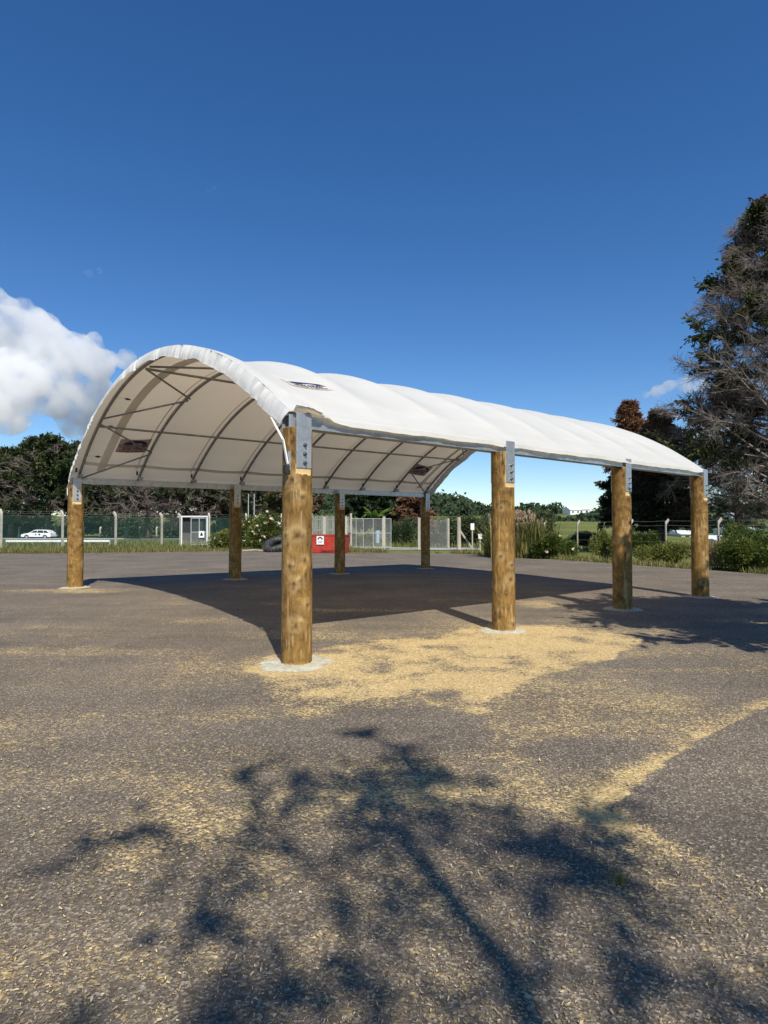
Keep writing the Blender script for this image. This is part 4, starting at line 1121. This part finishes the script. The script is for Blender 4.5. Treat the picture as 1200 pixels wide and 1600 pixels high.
# framed pedestrian gate
Y = 48.0; x0, x1 = px(284, Y), px(324, Y)
t = empty('gate', (x0, Y, 0)); tag(t, 'white pipe-framed gate with a small white notice, left of the flowering bush', 'gate'); wg = x1 - x0
fr = MB(); fr.tube([(0, 0, -.1), (0, 0, 2.52)], .05, 8); fr.tube([(wg, 0, -.1), (wg, 0, 2.52)], .05, 8); fr.tube([(-.05, 0, 2.5), (wg + .05, 0, 2.5)], .05, 8)
fr.build('gate_frame', M['white'], t, smooth=False)
lf = MB(); xa = wg * .36
for a, b in (((xa, .04, .15), (xa, .04, 2.38)), ((wg - .08, .04, .15), (wg - .08, .04, 2.38)), ((xa, .04, 2.36), (wg - .08, .04, 2.36)), ((xa, .04, .17), (wg - .08, .04, .17)), ((xa, .04, 1.2), (wg - .08, .04, 1.2)), ((wg * .68, .04, 1.2), (wg * .68, .04, 2.36))): lf.tube([a, b], .035, 6)
lf.build('gate_leaf', M['greypaint'], t)
MB().raw([(xa, .05, .2), (wg - .08, .05, .2), (wg - .08, .05, 2.34), (xa, .05, 2.34)], [(0, 1, 2, 3)]).build('mesh_panel', M['netting'], t)
MB().raw([(.03, .02, .1), (wg - .05, .02, .1), (wg - .05, .02, 1.15), (.03, .02, 1.15)], [(0, 1, 2, 3)]).build('mesh_panel', M['wiremesh'], t)
sg = MB().box((wg * .79, -.08, 1.02), (.46, .02, .55)).build('notice', M['white'], t, bevel=.004)
e = MB(); e.raw([(wg * .79 - .12, -.094, .90), (wg * .79 + .12, -.094, .90), (wg * .79 + .08, -.094, 1.08), (wg * .79, -.094, 1.2), (wg * .79 - .08, -.094, 1.08)], [(0, 1, 2, 3, 4)]).build('symbol', M['black'], sg)

# dark shed seen through the framed gate
t = empty('shed', (px(299, 66), 66.0, 0)); tag(t, 'dark open shed front beyond the framed gate', 'shed')
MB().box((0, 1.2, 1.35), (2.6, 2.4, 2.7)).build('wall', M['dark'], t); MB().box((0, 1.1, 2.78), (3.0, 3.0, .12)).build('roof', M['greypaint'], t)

# picket gate: every picket a piece of its own
Y = 46.5; x0, x1 = px(478, Y), px(546, Y)
t = empty('picket_gate', (x0, Y, 0)); tag(t, 'weathered grey picket gate behind the red bin', 'gate'); wg = x1 - x0
pk = MB().prism([(-.045, .1), (.045, .1), (.045, 2.5), (0, 2.58), (-.045, 2.5)], lambda u, v: Vector((u, -.012, v)), lambda u, v: Vector((u, .012, v)))
pm = bpy.data.meshes.new('picket'); pm.from_pydata(pk.v, [], pk.f); pm.materials.append(M['picket']); pm.update()
for k in range(27):
    o = link('picket', pm, t); o.location = ((k + .5) * wg / 27, 0, .04 * math.sin(k * 2.1) - .02)
    o.rotation_euler = (0, .01 * math.sin(k * 1.7), 0)
for hz in (.45, 1.4, 2.25): MB().bar((0, .045, hz), (wg, .045, hz), .05, .1).build('rail', M['picket'], t)
for xx in (-.12, wg * .13, wg + .12): MB().box((xx, .08, 1.36), (.16, .12, 2.75)).build('gate_post', M['timber'], t, bevel=.01)

Y = 45.5; x0, x1 = px(549, Y), px(611, Y)
t = empty('pipe_gate', (x0, Y, 0)); tag(t, 'galvanised pipe gate with wire mesh left of the far left post', 'gate'); wg = x1 - x0
for k, xx in enumerate((0, wg * .12, wg * .30, wg * .55, wg * .78, wg)): MB().tube([(xx, 0, .05), (xx, 0, 2.28)], .025, 6).build('upright', M['greypaint'], t)
for hz in (.06, 1.15, 2.28): MB().tube([(0, 0, hz), (wg, 0, hz)], .025, 6).build('rail', M['greypaint'], t)
MB().raw([(0, .01, .06), (wg, .01, .06), (wg, .01, 2.26), (0, .01, 2.26)], [(0, 1, 2, 3)]).build('mesh_panel', M['wiremesh'], t)
for u, Y, lab in ((507, 42.5, 'pale concrete post standing behind the red bin'), (541, 42.8, 'pale concrete post right of the red bin beside the far post'), (600, 41.5, 'pale concrete post in front of the pipe gate')):
    o = MB().box((0, 0, 1.12), (.20, .17, 2.5)).build('fence_post', M['concrete'], bevel=.02); o.location = (px(u, Y), Y, 0); tag(o, lab, 'post', 'loose concrete posts by the gates')
o = MB().tube([(0, 0, 0), (0, 0, 1.0)], .16, 12).build('drain_pipe', mat_simple('blue_pipe', (.30, .42, .55), .5), smooth=False); o.location = (px(590, 47.5), 47.5, .35); tag(o, 'short upright blue-grey pipe behind the pipe gate', 'pipe')

# strainer post with stay
Y = 41.0; t = empty('strainer_post', (px(717, Y), Y, 0)); tag(t, 'timber strainer post with a diagonal stay right of the far left post', 'post')
MB().tube([(0, 0, -.1), (0, 0, 2.32)], [.15, .13], 10).build('post', M['timber'], t); MB().bar((.1, 0, 1.35), (.95, -.2, .05), .11, .11).build('stay', M['timber'], t)
for u, Y, v, lab in ((738, 40.0, 818, 'taller of two small white signs right of the strainer post'), (750, 39.0, 833, 'shorter of two small white signs right of the strainer post')):
    t = empty('marker_sign', (px(u, Y), Y, 0)); tag(t, lab, 'sign', 'small white marker signs'); h = zz(v, Y)
    MB().box((0, 0, h / 2 - .1), (.08, .05, h)).build('post', M['timber'], t); MB().box((0, -.04, h - .22), (.26, .025, .46 if v < 825 else .34)).build('board', M['white'], t, bevel=.01)

# road beyond the left fence, guard rail, verge kerb
rd = [(-140, 71), (-60, 72.5), (-30, 74), (-8, 75), (8, 73), (30, 66)]
V = []; Fc = []
for i, (x, y) in enumerate(rd): V += [(x, y, float(terrain(x, y)) + .045), (x, y + 9.5, float(terrain(x, y + 9.5)) + .045)]
Fc = [(2 * i, 2 * i + 2, 2 * i + 3, 2 * i + 1) for i in range(len(rd) - 1)]
o = MB().raw(V, Fc).build('road', mat_simple('road_seal', (.27, .26, .24), .9, scale=.8, var=.15)); tag(o, kind='structure')
V = []
for i, (x, y) in enumerate([(px(560, 43), 43.0), (px(640, 41), 41), (px(705, 40.5), 40.5), (px(760, 41), 41)]): V += [(x, y, float(terrain(x, y)) + .012), (x, y + 5.0, float(terrain(x, y + 5.0)) + .012)]
o = MB().raw(V, [(2 * i, 2 * i + 2, 2 * i + 3, 2 * i + 1) for i in range(3)]).build('driveway', mat_simple('drive_gravel', (.36, .35, .32), .95, scale=3, var=.2, bump=.5)); tag(o, kind='structure')
Y = 50.0
t = empty('guard_rail', (px(10, Y), Y, 0)); tag(t, 'low white rail on short posts beyond the left fence', 'rail'); L = px(168, Y) - px(10, Y)
MB().bar((0, 0, .42), (L, .4, .42), .06, .17).build('rail', M['white'], t, bevel=.01); MB().bar((-.1, 0.04, .62), (L + 1.2, .44, .62), .05, .07).build('top_rail', M['greypaint'], t)
for k in range(5): MB().box((L * k / 4, .08 + .1 * k, .2), (.10, .10, .62)).build('rail_post', M['greypaint'], t)

# ---------------------------------------------------------------- red bin
Y = 36.6; t = empty('skip_bin', (px(517, Y), Y, 0), R(-9)); tag(t, 'red steel bin with a white notice in front of the picket gate', 'bin')
L, Dp, Hb = 2.15, 1.25, 1.12
b = MB(); prof = [(-L / 2 + .04, .03), (L / 2 - .04, .03), (L / 2, Hb), (-L / 2, Hb)]
V = []
for y in (-Dp / 2, Dp / 2): V += [(p[0], y, p[1]) for p in prof]
b.raw(V, [(0, 1, 2, 3), (7, 6, 5, 4), (0, 4, 5, 1), (0, 3, 7, 4), (1, 5, 6, 2)])
V2 = [(p[0] * .97, y * .96, p[1] + (.04 if p[1] < .5 else 0)) for y in (-Dp / 2, Dp / 2) for p in prof]
b.raw(V2, [(3, 2, 1, 0), (4, 5, 6, 7), (1, 5, 4, 0), (4, 7, 3, 0), (2, 6, 5, 1)]); b.build('body', M['red'], t)
for a_, b_ in (((-L / 2, -Dp / 2), (L / 2, -Dp / 2)), ((-L / 2, Dp / 2), (L / 2, Dp / 2)), ((-L / 2, -Dp / 2), (-L / 2, Dp / 2)), ((L / 2, -Dp / 2), (L / 2, Dp / 2))): MB().bar((*a_, Hb), (*b_, Hb), .07, .07).build('rim', M['red'], t)
for xx in (-L * .22, L * .12, L * .36): MB().box((xx, -Dp / 2 - .02, .55), (.05, .04, 1.0)).build('rib', M['red'], t)
n_ = MB().box((-L * .235, -Dp / 2 - .052, .80), (.46, .016, .52)).build('notice', M['white'], t)
k = 14; V = []
for i in range(k + 1):
    a_ = math.pi * i / k; V += [(-L * .235 + .17 * math.cos(a_), -Dp / 2 - .064, .84 + .17 * math.sin(a_)), (-L * .235 + .09 * math.cos(a_), -Dp / 2 - .064, .84 + .09 * math.sin(a_))]
MB().raw(V, [(2 * i, 2 * i + 2, 2 * i + 3, 2 * i + 1) for i in range(k)]).build('emblem', M['black'], n_)


def flat_text(s, size, loc, mat, parent, name='lettering'):
    v, f = text_mesh(s, size); return MB().raw([(loc[0] + p[0], loc[1], loc[2] + p[1]) for p in v], f).build(name, mat, parent)


flat_text('CONTAINER', .055, (-L * .235, -Dp / 2 - .064, .72), M['black'], n_); flat_text('SHELTERS', .055, (-L * .235, -Dp / 2 - .064, .64), M['black'], n_)
flat_text('www.shelters', .17, (.02, -Dp / 2 - .046, .10), M['black'], t)
MB().box((-L / 2 + .001, -.2, .93), (.012, .28, .2)).build('sticker', M['white'], t)

# tractor tyre leaning in the bush
t = empty('tractor_tyre', (px(431, 38.2), 38.2, .42), R(12)); tag(t, 'old black tractor tyre lying at the foot of the flowering bush', 'tyre'); t.rotation_euler = (R(33), 0, R(-14))
ty = MB(); k = 36; pr = [(.40, -.16), (.46, -.22), (.66, -.24), (.76, -.17), (.79, 0), (.76, .17), (.66, .24), (.46, .22), (.40, .16), (.43, .0)]
V = [(r_ * math.cos(2 * math.pi * i / k), r_ * math.sin(2 * math.pi * i / k), z_) for i in range(k) for r_, z_ in pr]; m_ = len(pr)
ty.raw(V, [(i * m_ + j, ((i + 1) % k) * m_ + j, ((i + 1) % k) * m_ + (j + 1) % m_, i * m_ + (j + 1) % m_) for i in range(k) for j in range(m_)]); ty.build('carcass', M['rubber'], t, smooth=True)
lug = MB().box((0, 0, 0), (.07, .10, .22)); lm = bpy.data.meshes.new('lug'); lm.from_pydata(lug.v, [], lug.f); lm.materials.append(M['rubber']); lm.update()
for i in range(22):
    for s in (-1, 1):
        a_ = 2 * math.pi * (i + .25 * s) / 22; o = link('lug', lm, t); o.location = (.785 * math.cos(a_), .785 * math.sin(a_), s * .12); o.rotation_euler = (s * .6, 0, a_)
o = MB().tube([(-.8, 0, .08), (0, .1, .12), (.7, .05, .07)], .05, 6).build('driftwood', M['timber']); o.location = (px(398, 38.0), 38.0, 0); tag(o, 'pale broken branch lying left of the tractor tyre', 'branch')

# ---------------------------------------------------------------- white car on the road
t = empty('car', (px(61.5, 78.0), 78.0, float(terrain(px(61, 78), 78)) + .05), math.pi); t.scale = (.84, .84, .84); tag(t, 'white estate car on the road beyond the left fence', 'car')
M['carpaint'] = mat_simple('white_car_paint', (.80, .80, .80), rough=.25, var=.03, bump=0, spec=.6)
side = [(2.35, .34), (2.40, .55), (2.30, .74), (1.35, .93), (1.15, .96), (.42, 1.40), (.1, 1.46), (-1.3, 1.44), (-1.75, 1.34), (-2.15, 1.0), (-2.28, .92), (-2.36, .5), (-2.28, .32)]
wid = lambda z: .88 if z < .97 else .88 - (z - .97) * .50
V = []; n_ = len(side)
for s in (-1, -.86, .86, 1): V += [(x, s * wid(z) * (1 if abs(s) < 1 else .985), z + (0.02 if abs(s) < 1 and z > .6 else 0)) for x, z in side]
Fc = [(r_ * n_ + i, r_ * n_ + (i + 1) % n_, (r_ + 1) * n_ + (i + 1) % n_, (r_ + 1) * n_ + i) for r_ in range(3) for i in range(n_)]
Fc += [tuple(range(n_ - 1, -1, -1)), tuple(3 * n_ + i for i in range(n_))]
MB().raw(V, Fc).build('body', M['carpaint'], t, bevel=.02)
for s in (-1, 1):
    for poly in ([(.95, 1.0), (.36, 1.33), (-.10, 1.37), (-.10, 1.0)], [(-.18, 1.0), (-.18, 1.37), (-1.05, 1.36), (-1.12, 1.0)], [(-1.2, 1.0), (-1.14, 1.355), (-1.55, 1.32), (-1.95, 1.03)]):
        MB().prism(poly, lambda u, v: Vector((u, s * (wid(v) * .985 + .004), v)), lambda u, v: Vector((u, s * (wid(v) * .985 - .02), v))).build('side_window', M['glass'], t)
    for xw in (1.48, -1.42):
        wh = empty('wheel', (xw, s * .80, .32)); wh.parent = t
        MB().tube([(0, -.11, 0), (0, -.09, 0), (0, .09, 0), (0, .11, 0)], [.27, .32, .32, .27], 20).build('tyre', M['rubber'], wh)
        MB().tube([(0, s * .10, 0), (0, s * .122, 0)], [.21, .17], 14).build('rim', M['steel'], wh)
        V = [(xw + .37 * math.cos(a_), s * (.875), .33 + .37 * math.sin(a_)) for a_ in np.linspace(0, math.pi, 13)] + [(xw + .30 * math.cos(a_), s * .875, .33 + .30 * math.sin(a_)) for a_ in np.linspace(math.pi, 0, 13)]
        MB().raw(V, [(i, i + 1, 24 - i, 25 - i) for i in range(12)]).build('wheel_arch', M['dark'], t)
    for xd, sz in ((.02, .13), (-.55, .17)): MB().raw([(xd + sz * math.cos(a_), s * .893, .72 + sz * .8 * math.sin(a_)) for a_ in np.linspace(0, 2 * math.pi, 12, endpoint=False)], [tuple(range(12))]).build('door_decal', M['dark'], t)
    MB().box((2.28, s * .6, .66), (.12, .34, .12)).build('headlight', M['glass'], t); MB().box((-2.30, s * .72, .82), (.06, .16, .22)).build('tail_light', M['red'], t)
MB().prism([(-.60, 0), (.60, 0), (.55, 1), (-.55, 1)], lambda u, v: Vector((1.12 - .70 * v, u, 1.0 + .39 * v)), lambda u, v: Vector((1.09 - .70 * v, u, .985 + .39 * v))).build('windscreen', M['glass'], t)


# ---------------------------------------------------------------- houses far away
def house(label, u, Y, w, d, h, roof_h, rot, wall, roof, zoff=0.0, v=None, gable='x'):
    x = px(u, Y); z = float(terrain(x, Y)) if v is None else zz(v, Y)
    t = empty('house', (x, Y, z), rot); tag(t, label, 'house', 'far houses')
    MB().box((0, 0, h / 2 - .6), (w, d, h + 1.2)).build('wall', wall, t)
    pr = [(-d / 2 - .4, h), (d / 2 + .4, h), (0, h + roof_h)]
    MB().prism(pr, lambda a, b: Vector((-w / 2 - .4, a, b + .01)), lambda a, b: Vector((w / 2 + .4, a, b + .01))).build('roof', roof, t)
    for k in range(max(2, int(w / 3))):
        xx = -w / 2 + (k + .5) * w / max(2, int(w / 3)); f = MB().box((xx, -d / 2 - .02, h * .55), (1.3, .05, 1.2)).build('window', M['white'], t); MB().box((xx, -d / 2 - .055, h * .55), (1.1, .03, 1.0)).build('pane', M['glass'], f)


M['cream'] = mat_simple('cream_wall', (.62, .58, .50), .8, var=.05, scale=1); M['roofgrey'] = mat_simple('pale_roof', (.66, .68, .70), .5, var=.06, scale=1); M['roofdark'] = mat_simple('dark_roof', (.16, .17, .18), .7, var=.1, scale=1)
house('larger white house on the green ridge above the field', 893, 330, 7, 7, 2.4, 2.2, R(20), M['white'], M['roofgrey'])
house('smaller white house right of the larger one on the ridge', 911, 336, 6, 6, 2.4, 1.2, R(-8), M['white'], M['roofgrey'])
house('low pale-roofed house left of the last post in the valley', 1070, 130, 5.5, 5, 1.6, .9, R(10), M['cream'], M['roofgrey'], v=846)
house('pale-roofed house just right of the last post', 1113, 118, 5.5, 5, 1.2, .7, R(-12), M['cream'], M['roofgrey'], v=851)
house('wide low white-roofed house right of the last post', 1140, 112, 5.5, 4, 1.0, .6, R(-5), M['white'], M['roofgrey'], v=855)
house('cream flat-roofed house with a dark bay behind the right shrubs', 1150, 128, 6.5, 6, 2.9, .5, R(8), M['cream'], M['roofgrey'], v=848)
house('small white house high on the slope right of the last post', 1146, 170, 3.4, 4, 1.4, .6, R(0), M['white'], M['roofgrey'], v=812)
house('small white house on the slope between the last two posts', 1055, 150, 4, 4, 1.6, .8, R(0), M['white'], M['roofgrey'], v=836)


# ---------------------------------------------------------------- wooded hills
def hill(name, cu, Y, halfw, depth, top_v, seed, nleaf, size, skew=0.0, label=''):
    cx_ = px(cu, Y); H = zz(top_v, Y); g = np.random.default_rng(seed)
    hf = lambda x, y: np.maximum(-8, (H + 6) * np.exp(-((x - cx_) / halfw) ** 2) * np.exp(-((y - Y) / depth) ** 2) * (1 + .25 * fbm(np.stack([x / halfw * 2.5, y / halfw * 2.5, 0 * x], -1), seed, 4)) - 6 + 1.5 * vnoise(np.stack([x * .08, y * .08, 0 * x], -1), seed))
    xs = np.linspace(cx_ - halfw * 2.2, cx_ + halfw * 2.2, 90); ys = np.linspace(Y - depth * 1.6, Y + depth * 1.6, 50)
    o_ = link(name, grid_mesh(xs, ys, hf, name, M['hillside'])); tag(o_, kind='structure')
    X = g.uniform(xs[0], xs[-1], nleaf); Yh = g.uniform(ys[0], Y + depth * .3, nleaf); Zh = hf(X, Yh); ok = Zh > -3
    X, Yh, Zh = X[ok], Yh[ok], Zh[ok]; C = np.stack([X, Yh, Zh + np.abs(g.normal(0, size * .7, len(X)))], -1)
    w_ = link('hill_forest', leaf_mesh('hill_forest', C, g.normal(0, 1, C.shape) + np.array([0, 0, .4]), size, .8, np.clip(.35 + .5 * fbm(C / (size * 9), seed + 2, 3), 0, 1), M['hedge'], g)); tag(w_, label, 'forest', kind='stuff')


M['hillside'] = mat_simple('hillside', (.035, .05, .02), .95, var=.4, scale=.03, bump=0)
hill('hill', 690, 620, 95, 80, 784, 1, 16000, 4.0, label='dark woods on the distant hill left of the second right post')
hill('hill', 480, 640, 130, 90, 770, 2, 16000, 4.0, label='dark woods on the distant hill seen under the left beam')
hill('hill', 985, 470, 42, 50, 786, 3, 9000, 3.0, label='dark woods on the knoll behind the third right post')
hill('hill', 1130, 520, 90, 60, 796, 4, 12000, 3.6, label='dark woods on the low hill behind the last post')
# tree belts on the ridge and in the field
X = []; Yh = []; Hh = []
for (u0, u1, Y, hgt, n) in ((760, 880, 360, 6.5, 900), (880, 1000, 365, 5.5, 900), (770, 850, 230, 6.0, 700), (850, 925, 210, 2.6, 500), (1040, 1200, 260, 7, 1600), (1050, 1200, 150, 3.5, 1300), (700, 770, 300, 6, 700)):
    for k in range(7):
        c_ = g0.uniform(u0, u1); s_ = (u1 - u0) / 9
        u_ = g0.normal(c_, s_, n // 3); X.append(px(u_, Y)); Yh.append(Y + g0.normal(0, 4, n // 3)); Hh.append(hgt * g0.uniform(.5, 1.1) * g0.random(n // 3) ** .7 * np.exp(-((u_ - c_) / (s_ * 1.2)) ** 2))
X, Yh, Hh = map(np.concatenate, (X, Yh, Hh)); C = np.stack([X, Yh, terrain(X, Yh) + Hh], -1)
o = link('tree_belts', leaf_mesh('tree_belts', C, g0.normal(0, 1, C.shape), 1.5, .8, np.clip(.3 + .6 * fbm(C / 14, 8, 3), 0, 1), M['hedge'], g0)); tag(o, 'far-off belts of trees along the fields and ridge', 'trees', kind='stuff')

# thin poles in front of the conifer row
for u, lab in ((388, 'left one of two thin pale poles before the conifer row'), (397, 'right one of two thin pale poles before the conifer row')):
    o = MB().tube([(0, 0, -.2), (0, 0, zz(772, 66))], [.06, .045], 6).build('pole', M['greypaint']); o.location = (px(u, 66), 66.0, 0); tag(o, lab, 'pole', 'thin poles')



# ---------------------------------------------------------------- clouds
def cloud_mat(name, dens, scale, lo, hi):
    m = bpy.data.materials.new(name); m.use_nodes = True; n = m.node_tree.nodes; l = m.node_tree.links
    n.remove(n['Principled BSDF'])
    pv = N(n, 'ShaderNodeVolumePrincipled'); pv.inputs['Color'].default_value = (1, 1, 1, 1); pv.inputs['Anisotropy'].default_value = .2
    tc = N(n, 'ShaderNodeTexCoord'); t = N(n, 'ShaderNodeTexNoise', Scale=scale, Detail=8.0, Roughness=.6); l.new(tc.outputs['Object'], t.inputs['Vector'])
    # solid towards the middle of the puff, frayed towards its rim
    ln = N(n, 'ShaderNodeVectorMath', operation='LENGTH'); l.new(tc.outputs['Generated'], ln.inputs[0])
    mr = N(n, 'ShaderNodeMapRange'); mr.inputs[1].default_value = lo; mr.inputs[2].default_value = hi; mr.inputs[3].default_value = 0; mr.inputs[4].default_value = dens
    l.new(t.outputs['Fac'], mr.inputs[0]); l.new(mr.outputs[0], pv.inputs['Density']); l.new(pv.outputs[0], n['Material Output'].inputs['Volume'])
    return m


def cloud(label, blobs, Y, mat, step, seed):
    """one puffy closed hull made of merged lumps; blobs: (u, v, radius in metres, squash)"""
    mb = bpy.data.metaballs.new('cloud'); mb.resolution = step; mb.render_resolution = step; mb.threshold = .6
    for u, v, r_, dy in blobs:
        e_ = mb.elements.new(); e_.co = (px(u, Y), dy, zz(v, Y)); e_.radius = r_ * 1.35; e_.stiffness = 2
    ob = bpy.data.objects.new('cloud_tmp', mb); COL.objects.link(ob); bpy.context.view_layer.update()
    dg = bpy.context.evaluated_depsgraph_get(); me = bpy.data.meshes.new_from_object(ob.evaluated_get(dg))
    bpy.data.objects.remove(ob); bpy.data.metaballs.remove(mb)
    me.materials.clear(); me.materials.append(mat)
    o_ = link('cloud', me); o_.location = (0, Y, 0); tag(o_, label, 'cloud'); return o_


M['cloud'] = cloud_mat('cumulus', .022, .012, .40, .56); M['wisp'] = cloud_mat('wisp', .006, .02, .45, .70)
g1 = np.random.default_rng(17)
bl = []
for u, v, r_ in ((30, 520, 130), (-40, 540, 140), (80, 540, 120), (130, 560, 110), (170, 580, 90), (195, 560, 55), (20, 600, 170), (90, 610, 150), (-60, 620, 180), (150, 620, 110), (40, 655, 120), (110, 660, 100), (-40, 665, 120), (45, 495, 70), (5, 500, 70), (60, 500, 50),(-120, 580, 190), (-190, 610, 180)):
    bl.append((u, v, r_, float(g1.normal(0, 60))))
for i in range(46):
    a_ = g1.uniform(0, 1); u = -150 + 350 * a_; v = np.interp(u, [-150, 0, 40, 100, 160, 205], [520, 488, 480, 520, 545, 560]) + g1.uniform(-4, 26)
    bl.append((u, v, float(g1.uniform(28, 62)), float(g1.uniform(-160, 40))))
c_ = cloud('big white cumulus cloud low on the left behind the shelter', bl, 2400.0, M['cloud'], 22.0, 1)
c_ = cloud('small white cloud just above the conifers at the left edge', [(35, 708, 60, 0), (12, 716, 60, 20), (55, 714, 45, -10), (-20, 712, 70, 0), (85, 722, 40, 10)], 2600.0, M['cloud'], 16.0, 2)
c_ = cloud('tiny wispy cloud high on the left', [(135, 428, 26, 0), (122, 427, 18, 0), (150, 423, 20, 0), (140, 434, 16, 0)], 2400.0, M['wisp'], 10.0, 3)
c_ = cloud('faint tiny cloud highest in the sky', [(325, 296, 16, 0), (332, 293, 12, 0), (318, 298, 11, 0)], 2400.0, M['wisp'], 7.0, 4)
c_ = cloud('small soft cloud touching the tall tree on the right', [(1030, 612, 38, 0), (1010, 617, 24, 0), (1050, 604, 40, 10), (1075, 600, 50, 0), (1100, 605, 50, 0)], 2400.0, M['cloud'], 12.0, 5)
c_ = cloud('pale cloud behind the two rust-brown conifers', [(1015, 655, 36, 0), (1045, 680, 60, 10), (1080, 690, 80, 10), (1110, 680, 80, 0), (1060, 720, 60, 0), (1130, 740, 90, 0)], 2500.0, M['cloud'], 16.0, 6)
